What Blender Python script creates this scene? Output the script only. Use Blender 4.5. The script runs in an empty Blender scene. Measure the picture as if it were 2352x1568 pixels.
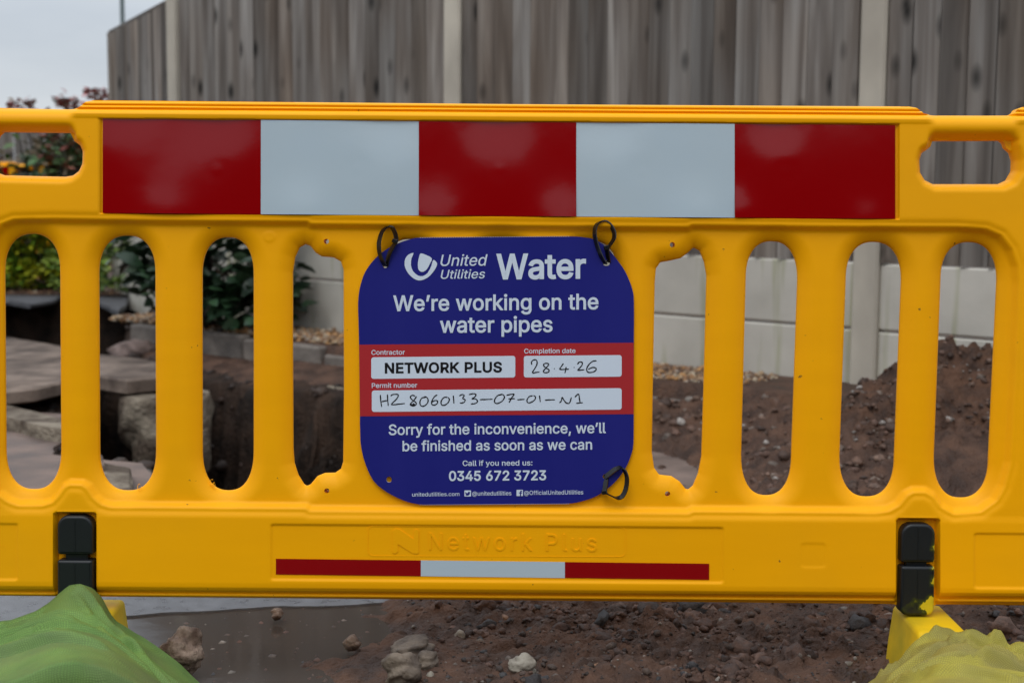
import bpy, math, json, random
import numpy as np
from mathutils import Vector, Matrix

S = bpy.context.scene
COL = S.collection
rnd = random.Random(7)
rng = np.random.default_rng(11)

# ------------------------------------------------------------------ camera
CAM_H = 0.856
FOC = 3267.0                       # focal length in units of a 2352 px wide picture
PITCH = math.atan((784 - 425) / FOC)
ROLL = 0.007
C0 = np.array([0, 0, CAM_H])
Fw = np.array([0, math.cos(PITCH), -math.sin(PITCH)])
R0 = np.array([1.0, 0, 0]); U0 = np.array([0, math.sin(PITCH), math.cos(PITCH)])
Rt = R0 * math.cos(ROLL) + U0 * math.sin(ROLL)
Up = U0 * math.cos(ROLL) - R0 * math.sin(ROLL)
cam = bpy.data.objects.new('camera', bpy.data.cameras.new('camera'))
COL.objects.link(cam); S.camera = cam
cam.matrix_world = Matrix(((Rt[0], Up[0], -Fw[0], C0[0]), (Rt[1], Up[1], -Fw[1], C0[1]), (Rt[2], Up[2], -Fw[2], C0[2]), (0, 0, 0, 1)))
cam.data.lens = 50; cam.data.sensor_width = 36; cam.data.clip_end = 500; cam.data.clip_start = 0.05
cam.data.dof.use_dof = True; cam.data.dof.focus_distance = 2.44; cam.data.dof.aperture_fstop = 4.6
cam.data.dof.aperture_blades = 8

# ------------------------------------------------------------------ sky and light
SUN_EL, SUN_AZ = 58, 200          # degrees; azimuth the light comes from, clockwise from +Y
w = bpy.data.worlds.new('World'); S.world = w; w.use_nodes = True
nt = w.node_tree; nt.nodes.clear()
N = nt.nodes.new; Lk = nt.links.new
o_ = N('ShaderNodeOutputWorld'); bg = N('ShaderNodeBackground'); Lk(bg.outputs[0], o_.inputs[0])
sky = N('ShaderNodeTexSky'); sky.sky_type = 'NISHITA'; sky.sun_disc = False
sky.sun_elevation = math.radians(SUN_EL); sky.sun_rotation = math.radians(SUN_AZ)
sk = N('ShaderNodeVectorMath'); sk.operation = 'SCALE'; sk.inputs['Scale'].default_value = 1.0
Lk(sky.outputs[0], sk.inputs[0])
tc = N('ShaderNodeTexCoord'); sep = N('ShaderNodeSeparateXYZ'); Lk(tc.outputs['Generated'], sep.inputs[0])
mp = N('ShaderNodeMapping'); mp.inputs['Scale'].default_value = (1.2, 1.2, 5.0); Lk(tc.outputs['Generated'], mp.inputs[0])
nz = N('ShaderNodeTexNoise'); nz.inputs['Scale'].default_value = 2.6; nz.inputs['Detail'].default_value = 5; Lk(mp.outputs[0], nz.inputs[0])
cr = N('ShaderNodeValToRGB'); Lk(nz.outputs[0], cr.inputs[0])
cr.color_ramp.elements[0].position = .32; cr.color_ramp.elements[0].color = (4.9, 5.4, 6.05, 1)
cr.color_ramp.elements[1].position = .66; cr.color_ramp.elements[1].color = (6.6, 7.0, 7.45, 1)
# overcast cloud deck: brighter overhead than at the horizon
gr = N('ShaderNodeMapRange'); gr.inputs['From Min'].default_value = 0.0; gr.inputs['From Max'].default_value = 1.0
gr.inputs['To Min'].default_value = 0.90; gr.inputs['To Max'].default_value = 2.35; Lk(sep.outputs['Z'], gr.inputs['Value'])
cs = N('ShaderNodeVectorMath'); cs.operation = 'SCALE'; Lk(cr.outputs[0], cs.inputs[0]); Lk(gr.outputs[0], cs.inputs['Scale'])
mx = N('ShaderNodeMix'); mx.data_type = 'RGBA'; mx.inputs['Factor'].default_value = 0.93
Lk(sk.outputs[0], mx.inputs['A']); Lk(cs.outputs[0], mx.inputs['B'])
Lk(mx.outputs['Result'], bg.inputs[0]); bg.inputs[1].default_value = 0.1

sl = bpy.data.lights.new('sun', 'SUN'); sun = bpy.data.objects.new('sun', sl); COL.objects.link(sun)
sl.energy = 0.9; sl.angle = math.radians(30); sl.color = (1, .965, .92)
az = math.radians(SUN_AZ); el = math.radians(SUN_EL)
sd = Vector((math.sin(az) * math.cos(el), math.cos(az) * math.cos(el), math.sin(el)))
sun.rotation_euler = sd.to_track_quat('Z', 'Y').to_euler()

S.view_settings.view_transform = 'Standard'; S.view_settings.look = 'None'
S.view_settings.exposure = 0.06; S.view_settings.gamma = 1; S.view_settings.use_curve_mapping = False
S.render.engine = 'CYCLES'; S.cycles.use_denoising = True; S.cycles.max_bounces = 6
S.cycles.sample_clamp_indirect = 4

# ------------------------------------------------------------------ helpers
def ray(px, py):
    px = np.asarray(px, float); py = np.asarray(py, float)
    return Fw + ((px - 1176) / FOC)[..., None] * Rt - ((py - 784) / FOC)[..., None] * Up
def gp(px, py, z=0.0):
    """point on the level z that is seen at picture position px, py (2352 wide)"""
    d = ray(px, py); s = (z - CAM_H) / d[..., 2]
    return C0 + d * s[..., None]
def yp(px, py, Y):
    d = ray(px, py); s = Y / d[..., 1]
    return C0 + d * s[..., None]
def hash2(ix, iy, seed):
    h = (ix.astype(np.int64) * 374761393 + iy.astype(np.int64) * 668265263 + seed * 974711) & 0xffffffff
    h = ((h ^ (h >> 13)) * 1274126177) & 0xffffffff
    return ((h ^ (h >> 16)) & 0xffff) / 65535.0
def vn(x, y, seed=0):
    x = np.asarray(x, float); y = np.asarray(y, float)
    ix = np.floor(x); iy = np.floor(y); fx = x - ix; fy = y - iy
    fx = fx * fx * fx * (fx * (fx * 6 - 15) + 10); fy = fy * fy * fy * (fy * (fy * 6 - 15) + 10)
    a = hash2(ix, iy, seed); b = hash2(ix + 1, iy, seed); c = hash2(ix, iy + 1, seed); d = hash2(ix + 1, iy + 1, seed)
    return (a * (1 - fx) + b * fx) * (1 - fy) + (c * (1 - fx) + d * fx) * fy
def fbm(x, y, oct=4, seed=0, gain=.5):
    t = 0; a = 1; s = 0
    for k in range(oct):
        t = t + a * (vn(x * 2 ** k + 17.3 * k, y * 2 ** k - 9.1 * k, seed + k) * 2 - 1); s += a; a *= gain
    return t / s
def ss(a, b, x):
    t = np.clip((np.asarray(x, float) - a) / (b - a), 0, 1); return t * t * (3 - 2 * t)
def sdf(px, py, poly):
    """signed distance to a closed polygon, positive inside"""
    P = np.asarray(poly, float); d = np.full(px.shape, 1e18); ins = np.zeros(px.shape, bool)
    for i in range(len(P)):
        a = P[i]; b = P[(i + 1) % len(P)]; e = b - a
        wx = px - a[0]; wy = py - a[1]
        t = np.clip((wx * e[0] + wy * e[1]) / max(e @ e, 1e-12), 0, 1)
        d = np.minimum(d, (wx - t * e[0]) ** 2 + (wy - t * e[1]) ** 2)
        c = ((a[1] > py) != (b[1] > py))
        if abs(e[1]) > 1e-12:
            ins ^= c & (px < e[0] * (py - a[1]) / e[1] + a[0])
    d = np.sqrt(d)
    return np.where(ins, d, -d)
def catmull(pts, k=5, closed=True):
    P = [np.array(p, float) for p in pts]; n = len(P); out = []
    for i in range(n if closed else n - 1):
        p0 = P[(i - 1) % n] if closed or i > 0 else P[0]; p1 = P[i]; p2 = P[(i + 1) % n]
        p3 = P[(i + 2) % n] if closed or i + 2 < n else P[-1]
        for j in range(k):
            t = j / k
            out.append(.5 * ((2 * p1) + (-p0 + p2) * t + (2 * p0 - 5 * p1 + 4 * p2 - p3) * t * t + (-p0 + 3 * p1 - 3 * p2 + p3) * t ** 3))
    if not closed: out.append(P[-1])
    return np.array(out)
MW = {}
def link(o, parent=None):
    COL.objects.link(o)
    if parent is not None: o.parent = parent
    MW[o.name] = MW[parent.name] @ o.matrix_basis if parent is not None else o.matrix_basis.copy()
    return o
def tag(o, label=None, cat=None, group=None, kind=None):
    if label: o['label'] = label
    if cat: o['category'] = cat
    if group: o['group'] = group
    if kind: o['kind'] = kind
    return o
def empty(name, loc, label=None, cat=None, group=None, kind=None, rot=(0, 0, 0)):
    o = bpy.data.objects.new(name, None); o.location = loc; o.rotation_euler = rot; o.empty_display_size = .05
    bpy.context.view_layer.update()
    o.matrix_basis = Matrix.LocRotScale(Vector(loc), __import__('mathutils').Euler(rot), None)
    link(o); return tag(o, label, cat, group, kind)
def raw_mesh(name, V, F, smooth=True, sharp=None):
    me = bpy.data.meshes.new(name); V = np.asarray(V, float)
    if isinstance(F, np.ndarray):
        n = F.shape[1]
        me.vertices.add(len(V)); me.vertices.foreach_set('co', V.astype(np.float32).ravel())
        me.loops.add(F.size); me.loops.foreach_set('vertex_index', F.astype(np.int32).ravel())
        me.polygons.add(len(F)); me.polygons.foreach_set('loop_start', np.arange(0, F.size, n, dtype=np.int32))
        me.update(calc_edges=True)
    else:
        me.from_pydata([tuple(v) for v in V], [], [tuple(f) for f in F]); me.update()
    if smooth:
        me.polygons.foreach_set('use_smooth', np.ones(len(me.polygons), bool))
        if sharp: me.set_sharp_from_angle(angle=math.radians(sharp))
    return me
def obj(name, V, F, mats, parent=None, smooth=True, sharp=None, origin=None):
    """V in world coordinates. A top-level mesh gets its origin at the middle of its base."""
    V = np.asarray(V, float)
    o = bpy.data.objects.new(name, None) if False else None
    if parent is not None:
        inv = np.array(MW[parent.name].inverted())
        V = V @ inv[:3, :3].T + inv[:3, 3]; loc = Vector((0, 0, 0))
    else:
        c = (V.min(0) + V.max(0)) / 2; loc = Vector((c[0], c[1], V[:, 2].min())) if origin is None else Vector(origin)
        V = V - np.array(loc)
    me = raw_mesh(name, V, F, smooth, sharp)
    for m in (mats if isinstance(mats, (list, tuple)) else [mats]): me.materials.append(m)
    o = bpy.data.objects.new(name, me); o.location = loc
    o.matrix_basis = Matrix.Translation(loc)
    return link(o, parent)
def grid_faces(nx, ny, keep=None, flip=False):
    i, j = np.meshgrid(np.arange(ny - 1), np.arange(nx - 1), indexing='ij')
    a = (i * nx + j).ravel()
    F = np.stack([a, a + 1, a + nx + 1, a + nx], 1)
    if keep is not None: F = F[keep.ravel()]
    return F[:, ::-1] if flip else F
def bevel_box(x0, x1, y0, y1, z0, z1, b=.004):
    """box with chamfered edges, 24 verts"""
    V = []; 
    import itertools
    for sx in (0, 1):
        for sy in (0, 1):
            for sz in (0, 1):
                X = (x0, x1)[sx]; Y = (y0, y1)[sy]; Z = (z0, z1)[sz]
                bx = b * (1 - 2 * sx); by = b * (1 - 2 * sy); bz = b * (1 - 2 * sz)
                V += [(X, Y + by, Z + bz), (X + bx, Y, Z + bz), (X + bx, Y + by, Z)]
    bm = __import__('bmesh').new()
    for v in V: bm.verts.new(v)
    r = __import__('bmesh').ops.convex_hull(bm, input=bm.verts)
    bm.verts.index_update()
    F = [[v.index for v in f.verts] for f in bm.faces]; V = [v.co[:] for v in bm.verts]; bm.free()
    return np.array(V), F
class MB:
    def __init__(s): s.V = []; s.F = []; s.n = 0; s.C = []
    def add(s, V, F, col=None):
        V = np.asarray(V, float); s.V.append(V)
        s.F += [tuple(int(i) + s.n for i in f) for f in F]; s.n += len(V)
        if col is not None: s.C.append(np.tile(np.array([*col, 1.0]), (len(V), 1)))
    def build(s, name, mats, parent=None, **k):
        o = obj(name, np.concatenate(s.V), s.F, mats, parent, **k)
        if s.C:
            a = o.data.color_attributes.new('Col', 'FLOAT_COLOR', 'POINT')
            a.data.foreach_set('color', np.concatenate(s.C).astype(np.float32).ravel())
        return o
def tube(pts, r, n=8, closed=False, cap=True):
    P = np.array(pts, float); m = len(P); V = []; F = []
    rr = np.broadcast_to(np.asarray(r, float), (m,))
    T = np.gradient(P, axis=0); T /= np.linalg.norm(T, axis=1)[:, None] + 1e-12
    up = np.array([0, 0, 1.0]) if abs(T[0][2]) < .9 else np.array([1.0, 0, 0])
    for i in range(m):
        a = np.cross(T[i], up); a /= np.linalg.norm(a) + 1e-12; b = np.cross(T[i], a)
        up = b * -1 if False else up
        for k in range(n):
            th = 2 * math.pi * k / n
            V.append(P[i] + rr[i] * (math.cos(th) * a + math.sin(th) * b))
    for i in range(m - 1):
        for k in range(n):
            F.append((i * n + k, i * n + (k + 1) % n, (i + 1) * n + (k + 1) % n, (i + 1) * n + k))
    if cap: F.append(tuple(range(n - 1, -1, -1))); F.append(tuple((m - 1) * n + k for k in range(n)))
    return np.array(V), F
def ico(sub=1):
    bm = __import__('bmesh').new(); __import__('bmesh').ops.create_icosphere(bm, subdivisions=sub, radius=1)
    bm.verts.index_update(); V = np.array([v.co[:] for v in bm.verts]); F = [[v.index for v in f.verts] for f in bm.faces]; bm.free()
    return V, F
ICO = {k: ico(k) for k in (1, 2, 3, 4)}
def stone(c, r, sub=1, rough=.25, flat=.7, seed=0, squash=None, freq=1.3):
    V, F = ICO[sub]; V = V.copy()
    n = fbm(V[:, 0] * freq + seed * 3.1, V[:, 1] * freq + V[:, 2] * 1.7 * freq, 3, seed)
    n2 = fbm(V[:, 2] * freq * 2.2 - seed, V[:, 0] * 2 * freq + V[:, 1] * freq, 3, seed + 5)
    V = V * (1 + rough * n + rough * .7 * n2)[:, None]
    sc = np.array(squash if squash is not None else (1, .8, flat)) * r
    V = V * sc; a = seed * 1.7; ca, sa = math.cos(a), math.sin(a)
    V = V @ np.array([[ca, sa, 0], [-sa, ca, 0], [0, 0, 1]])
    return V + np.array(c), F

# ------------------------------------------------------------------ materials
def mat(name, col, rough=.6, spec=.5, col2=None, nscale=8, ndetail=4, lo=.35, hi=.65, bump=0, bscale=60, bdetail=4,
        bdist=.002, stretch=(1, 1, 1), attr=None, rough2=None, coat=0, metallic=0, random_tint=0, sheen=0, wave=None):
    m = bpy.data.materials.new(name); m.use_nodes = True; t = m.node_tree; n = t.nodes; l = t.links
    b = n['Principled BSDF']; b.inputs['Roughness'].default_value = rough
    b.inputs['Specular IOR Level'].default_value = spec; b.inputs['Coat Weight'].default_value = coat
    b.inputs['Coat Roughness'].default_value = .08
    b.inputs['Metallic'].default_value = metallic; b.inputs['Sheen Weight'].default_value = sheen
    tcn = n.new('ShaderNodeTexCoord'); mpn = n.new('ShaderNodeMapping'); mpn.inputs['Scale'].default_value = stretch
    l.new(tcn.outputs['Object'], mpn.inputs[0])
    vec = mpn.outputs[0]
    oi = None
    if random_tint:
        oi = n.new('ShaderNodeObjectInfo'); ad = n.new('ShaderNodeVectorMath'); ad.operation = 'MULTIPLY_ADD'
        cb = n.new('ShaderNodeCombineXYZ')
        for k in range(3): l.new(oi.outputs['Random'], cb.inputs[k])
        ad.inputs[1].default_value = (37, 53, 71); l.new(cb.outputs[0], ad.inputs[0]); l.new(vec, ad.inputs[2]); vec = ad.outputs[0]
    out = None
    if attr:
        at = n.new('ShaderNodeAttribute'); at.attribute_name = attr; out = at.outputs['Color']
    if col2 is not None:
        nn = n.new('ShaderNodeTexNoise'); nn.inputs['Scale'].default_value = nscale; nn.inputs['Detail'].default_value = ndetail
        l.new(vec, nn.inputs[0]); rp = n.new('ShaderNodeMapRange'); rp.inputs['From Min'].default_value = lo; rp.inputs['From Max'].default_value = hi
        l.new(nn.outputs[0], rp.inputs[0]); mxn = n.new('ShaderNodeMix'); mxn.data_type = 'RGBA'
        l.new(rp.outputs[0], mxn.inputs['Factor']); mxn.inputs['A'].default_value = (*col, 1); mxn.inputs['B'].default_value = (*col2, 1)
        if out is not None:
            mm = n.new('ShaderNodeMix'); mm.data_type = 'RGBA'; mm.blend_type = 'MULTIPLY'; mm.inputs['Factor'].default_value = 1
            l.new(out, mm.inputs['A']); l.new(mxn.outputs['Result'], mm.inputs['B']); out = mm.outputs['Result']
        else: out = mxn.outputs['Result']
        if rough2 is not None:
            rr = n.new('ShaderNodeMapRange'); rr.inputs['To Min'].default_value = rough; rr.inputs['To Max'].default_value = rough2
            l.new(rp.outputs[0], rr.inputs[0]); l.new(rr.outputs[0], b.inputs['Roughness'])
    if random_tint:
        hv = n.new('ShaderNodeHueSaturation'); mr = n.new('ShaderNodeMapRange')
        mr.inputs['To Min'].default_value = 1 - random_tint; mr.inputs['To Max'].default_value = 1 + random_tint
        l.new(oi.outputs['Random'], mr.inputs[0]); l.new(mr.outputs[0], hv.inputs['Value'])
        if out is not None: l.new(out, hv.inputs['Color'])
        else: hv.inputs['Color'].default_value = (*col, 1)
        out = hv.outputs[0]
    if out is not None: l.new(out, b.inputs['Base Color'])
    else: b.inputs['Base Color'].default_value = (*col, 1)
    if bump:
        bn = n.new('ShaderNodeTexNoise'); bn.inputs['Scale'].default_value = bscale; bn.inputs['Detail'].default_value = bdetail
        l.new(vec, bn.inputs[0]); bb = n.new('ShaderNodeBump'); bb.inputs['Strength'].default_value = bump; bb.inputs['Distance'].default_value = bdist
        l.new(bn.outputs[0], bb.inputs['Height']); l.new(bb.outputs[0], b.inputs['Normal'])
    return m

M = {}
M['yellow'] = mat('barrier_yellow_plastic', (.99, .432, .0), .38, .16, col2=(.96, .415, .0), nscale=4, bump=.12, bscale=90, bdist=.0006, stretch=(1, 1, 6))
M['red'] = mat('red_reflective_film', (.27, .0, .002), .09, .38, bump=.06, bscale=160, bdist=.0004)
M['white'] = mat('white_reflective_film', (.48, .575, .63), .12, .8, col2=(.47, .57, .635), nscale=9, bump=.15, bscale=150, bdist=.0004)
def specks(m, thr=.735, sc=70, col=(.12, .07, .02)):
    """sparse specks of dirt and faint rubbed patches on a material"""
    t = m.node_tree; n = t.nodes; l = t.links; b = n['Principled BSDF']; src = b.inputs['Base Color'].links[0].from_socket
    g = n.new('ShaderNodeTexCoord'); nn = n.new('ShaderNodeTexNoise'); nn.inputs['Scale'].default_value = sc; nn.inputs['Detail'].default_value = 3; l.new(g.outputs['Object'], nn.inputs[0])
    r = n.new('ShaderNodeMapRange'); r.inputs['From Min'].default_value = thr; r.inputs['From Max'].default_value = thr + .03; r.inputs['To Max'].default_value = .8; l.new(nn.outputs[0], r.inputs[0])
    n2 = n.new('ShaderNodeTexNoise'); n2.inputs['Scale'].default_value = 3.2; n2.inputs['Detail'].default_value = 7; l.new(g.outputs['Object'], n2.inputs[0])
    r2 = n.new('ShaderNodeMapRange'); r2.inputs['From Min'].default_value = .5; r2.inputs['From Max'].default_value = .8; r2.inputs['To Max'].default_value = .16; l.new(n2.outputs[0], r2.inputs[0])
    x = n.new('ShaderNodeMix'); x.data_type = 'RGBA'; l.new(r.outputs[0], x.inputs['Factor']); l.new(src, x.inputs['A']); x.inputs['B'].default_value = (*col, 1)
    y = n.new('ShaderNodeMix'); y.data_type = 'RGBA'; l.new(r2.outputs[0], y.inputs['Factor']); l.new(x.outputs['Result'], y.inputs['A']); y.inputs['B'].default_value = (.55, .27, .01, 1)
    l.new(y.outputs['Result'], b.inputs['Base Color'])
    r3 = n.new('ShaderNodeMapRange'); r3.inputs['To Min'].default_value = .34; r3.inputs['To Max'].default_value = .55; l.new(n2.outputs[0], r3.inputs[0]); l.new(r3.outputs[0], b.inputs['Roughness'])
specks(M['yellow'])
M['black'] = mat('black_rubber', (.007, .009, .011), .42, .4, bump=.3, bscale=60, bdist=.001, stretch=(1, 1, .25))
M['blue'] = mat('blue_sign_print', (.012, .0145, .178), .42, .16, col2=(.016, .0175, .195), nscale=7, ndetail=7, rough2=.52, bump=.25, bscale=170, bdist=.0004, stretch=(1, 1, .03))
M['signred'] = mat('red_sign_print', (.43, .024, .030), .45, .16, col2=(.40, .026, .030), nscale=8, rough2=.55, bump=.25, bscale=170, bdist=.0004, stretch=(1, 1, .03))
M['signwhite'] = mat('white_sign_print', (.64, .72, .82), .5, .25)
M['board'] = mat('white_corrugated_plastic', (.6, .6, .62), .5, .4)
M['ink'] = mat('black_ink', (.006, .006, .008), .35, .4)
M['tie'] = mat('black_nylon', (.005, .005, .006), .25, .5)

# ------------------------------------------------------------------ plank wood, concrete, soils (materials of the setting)
def wood_mat():
    m = mat('weathered_fence_wood', (.155, .135, .12), .75, .25, random_tint=.34)
    t = m.node_tree; n = t.nodes; l = t.links; b = n['Principled BSDF']
    tcn = n.new('ShaderNodeTexCoord'); oi = n.new('ShaderNodeObjectInfo'); cb = n.new('ShaderNodeCombineXYZ')
    for k in range(3): l.new(oi.outputs['Random'], cb.inputs[k])
    ad = n.new('ShaderNodeVectorMath'); ad.operation = 'MULTIPLY_ADD'; ad.inputs[1].default_value = (37, 53, 71)
    l.new(cb.outputs[0], ad.inputs[0]); l.new(tcn.outputs['Object'], ad.inputs[2])
    m1 = n.new('ShaderNodeMapping'); m1.inputs['Scale'].default_value = (13, 13, .7); l.new(ad.outputs[0], m1.inputs[0])
    n1 = n.new('ShaderNodeTexNoise'); n1.inputs['Scale'].default_value = 1.4; n1.inputs['Detail'].default_value = 6; n1.inputs['Distortion'].default_value = .5
    l.new(m1.outputs[0], n1.inputs[0])
    r1 = n.new('ShaderNodeValToRGB'); l.new(n1.outputs[0], r1.inputs[0]); e = r1.color_ramp.elements
    e[0].position = .28; e[0].color = (.092, .080, .070, 1); e[1].position = .72; e[1].color = (.30, .285, .265, 1)
    x = r1.color_ramp.elements.new(.45); x.color = (.155, .138, .124, 1)
    # knots
    m2 = n.new('ShaderNodeMapping'); m2.inputs['Scale'].default_value = (10, 10, 4.2); l.new(ad.outputs[0], m2.inputs[0])
    v = n.new('ShaderNodeTexVoronoi'); v.inputs['Scale'].default_value = 1; l.new(m2.outputs[0], v.inputs[0])
    kr = n.new('ShaderNodeMapRange'); kr.inputs['From Min'].default_value = .07; kr.inputs['From Max'].default_value = .24
    kr.inputs['To Min'].default_value = .12; kr.inputs['To Max'].default_value = 1; l.new(v.outputs['Distance'], kr.inputs[0])
    mu = n.new('ShaderNodeMix'); mu.data_type = 'RGBA'; mu.blend_type = 'MULTIPLY'; mu.inputs['Factor'].default_value = 1
    l.new(r1.outputs[0], mu.inputs['A']); l.new(kr.outputs[0], mu.inputs['B'])
    # broad damp and brown stains
    n3 = n.new('ShaderNodeTexNoise'); n3.inputs['Scale'].default_value = 1.1; m3 = n.new('ShaderNodeMapping'); m3.inputs['Scale'].default_value = (4, 4, 1)
    l.new(ad.outputs[0], m3.inputs[0]); l.new(m3.outputs[0], n3.inputs[0])
    r3 = n.new('ShaderNodeMapRange'); r3.inputs['From Min'].default_value = .4; r3.inputs['From Max'].default_value = .7; l.new(n3.outputs[0], r3.inputs[0])
    mu2 = n.new('ShaderNodeMix'); mu2.data_type = 'RGBA'; mu2.blend_type = 'MULTIPLY'; l.new(r3.outputs[0], mu2.inputs['Factor'])
    l.new(mu.outputs['Result'], mu2.inputs['A']); mu2.inputs['B'].default_value = (.84, .73, .64, 1)
    hv = [q for q in n if q.type == 'HUE_SAT'][0]
    l.new(mu2.outputs['Result'], hv.inputs['Color'])
    bb = n.new('ShaderNodeBump'); bb.inputs['Strength'].default_value = .5; bb.inputs['Distance'].default_value = .003
    l.new(n1.outputs[0], bb.inputs['Height']); l.new(bb.outputs[0], b.inputs['Normal'])
    return m
M['wood'] = wood_mat()
M['postc'] = mat('pale_concrete_post', (.54, .49, .405), .85, .3, col2=(.40, .36, .30), nscale=5, bump=.4, bscale=40, bdist=.002, stretch=(1, 1, .5), random_tint=.08)
def board_mat():
    m = mat('pale_concrete_board', (.54, .51, .45), .85, .3, col2=(.42, .395, .345), nscale=3, bump=.3, bscale=50, bdist=.002, random_tint=.06)
    t = m.node_tree; n = t.nodes; l = t.links; b = n['Principled BSDF']; src = b.inputs['Base Color'].links[0].from_socket
    tcn = n.new('ShaderNodeTexCoord'); mpn = n.new('ShaderNodeMapping'); mpn.inputs['Scale'].default_value = (7, 7, .5); l.new(tcn.outputs['Object'], mpn.inputs[0])
    nn = n.new('ShaderNodeTexNoise'); nn.inputs['Scale'].default_value = 2.3; nn.inputs['Detail'].default_value = 3; l.new(mpn.outputs[0], nn.inputs[0])
    r = n.new('ShaderNodeMapRange'); r.inputs['From Min'].default_value = .55; r.inputs['From Max'].default_value = .72; r.inputs['To Max'].default_value = 1.0; l.new(nn.outputs[0], r.inputs[0])
    x = n.new('ShaderNodeMix'); x.data_type = 'RGBA'; x.blend_type = 'MULTIPLY'; l.new(r.outputs[0], x.inputs['Factor'])
    l.new(src, x.inputs['A']); x.inputs['B'].default_value = (.62, .66, .42, 1); l.new(x.outputs['Result'], b.inputs['Base Color'])
    return m
M['boardc'] = board_mat()
M['soil'] = mat('wet_brown_soil', (.112, .060, .039), .88, .28, col2=(.042, .021, .013), nscale=14, ndetail=8, bump=1, bscale=110, bdetail=9, bdist=.01, rough2=.5)
M['heap'] = mat('dug_brown_soil', (.102, .053, .033), .9, .22, col2=(.036, .018, .011), nscale=16, ndetail=8, bump=.9, bscale=80, bdetail=8, bdist=.01, rough2=.5)
M['pitsoil'] = mat('dark_pit_soil', (.045, .026, .017), .85, .2, col2=(.014, .009, .0065), nscale=10, ndetail=8, bump=1, bscale=60, bdetail=8, bdist=.015)  # darker soil colour used in the pit and along its rim
M['asphalt'] = mat('wet_grey_asphalt', (.16, .16, .17), .42, .5, col2=(.11, .11, .118), nscale=30, ndetail=8, bump=.5, bscale=300, bdist=.002, rough2=.25)
M['paving'] = mat('pinkish_worn_paving', (.215, .155, .128), .75, .25, col2=(.115, .085, .072), nscale=7, ndetail=8, bump=.5, bscale=120, bdist=.003, rough2=.5)
M['slab'] = mat('concrete_slab', (.235, .178, .142), .8, .22, col2=(.085, .062, .05), nscale=8, ndetail=8, bump=.5, bscale=80, bdist=.004)
M['greyslab'] = mat('dark_tarmac_slab', (.10, .10, .108), .6, .4, col2=(.065, .065, .07), nscale=12, bump=.5, bscale=90, bdist=.004)
M['lump'] = mat('old_concrete', (.27, .225, .17), .85, .25, col2=(.09, .066, .048), nscale=9, ndetail=9, lo=.42, hi=.6, bump=1, bscale=40, bdetail=9, bdist=.02)
M['water'] = mat('muddy_puddle_water', (.066, .050, .040), .045, .5, col2=(.050, .038, .030), nscale=5, bump=.12, bscale=22, bdist=.002, rough2=.14)
M['stones'] = mat('stones', (1, 1, 1), .75, .35, col2=(.5, .46, .43), nscale=90, ndetail=6, bump=1, bscale=160, bdist=.003, attr='Col', rough2=.45)
M['leaf'] = mat('leaf', (1, 1, 1), .5, .4, col2=(.7, .75, .7), nscale=25, attr='Col')

# ------------------------------------------------------------------ the barrier
LEAN = math.radians(3.4)
vB = np.array([0, math.sin(LEAN), math.cos(LEAN)]); nB = np.array([0, -math.cos(LEAN), math.sin(LEAN)])
mid = C0 + ray(1147, 790) * 2.44
OB = mid - vB * (mid[2] / vB[2])                         # foot of the barrier plane on the ground
barrier = empty('traffic_barrier', OB, 'yellow plastic roadworks barrier carrying the blue water works notice, nearest the camera', 'barrier',
                group='yellow roadworks barriers', rot=(-LEAN, 0, 0))
def bp(px, py, t=.02):
    """barrier-local u, v of the place at height t above the barrier's plane"""
    d = ray(px, py); o = OB + nB * np.asarray(t)[..., None] if np.ndim(t) else OB + nB * t
    s = ((o - C0) @ nB) / (d @ nB) if np.ndim(t) == 0 else np.sum((o - C0) * nB, -1) / (d @ nB)
    P = C0 + d * s[..., None] - OB
    return P[..., 0], P @ vB
def bw(u, v, t):
    """barrier-local -> world"""
    u = np.asarray(u, float)
    return OB + u[..., None] * np.array([1.0, 0, 0]) + np.asarray(v)[..., None] * vB + (np.asarray(t) + 0 * u)[..., None] * nB
def proj(P):
    q = np.asarray(P) - C0; z = q @ Fw
    return 1176 + FOC * (q @ Rt) / z, 784 - FOC * (q @ Up) / z
TR = .02
def to_ref(pts, t):
    P = np.array(pts, float); u, v = bp(P[:, 0], P[:, 1], t)
    return np.stack(proj(bw(u, v, TR)), 1)
sk_ = lambda x: .0072 * (x - 1176)
def slot(lt, rt, lb, rb, yt, yb, ht=88, hb=95, n=2.35):
    """capsule-like slot: left/right x at top and bottom, top y, bottom y"""
    pts = []
    y0 = yt + ht; y1 = yb - hb
    for k in range(25):
        a = math.pi * k / 24; c = math.cos(a); s = math.sin(a)
        cx = (lt + rt) / 2; hw = (rt - lt) / 2
        pts.append((cx - hw * math.copysign(abs(c) ** (2 / n), c), y0 - ht * abs(s) ** (2 / n)))
    for k in range(25):
        a = math.pi * k / 24; c = math.cos(a); s = math.sin(a)
        cx = (lb + rb) / 2; hw = (rb - lb) / 2
        pts.append((cx + hw * math.copysign(abs(c) ** (2 / n), c), y1 + hb * abs(s) ** (2 / n)))
    return pts
S4 = [(700.7, 560.8), (687, 568.4), (676.8, 590.6), (671.6, 624.8), (671.5, 800), (672.7, 1032), (675, 1063), (683.6, 1090.5), (697.3, 1112.7), (704, 1117), (712.6, 1112.7),
      (728, 1094), (745, 1087), (769, 1086.4), (782.7, 1076.8), (787.8, 1059.7), (789.5, 900), (788.5, 620), (782.7, 600.8), (765.6, 591.3), (738.3, 588.9), (724.6, 580.3), (712.5, 565)]
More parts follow.
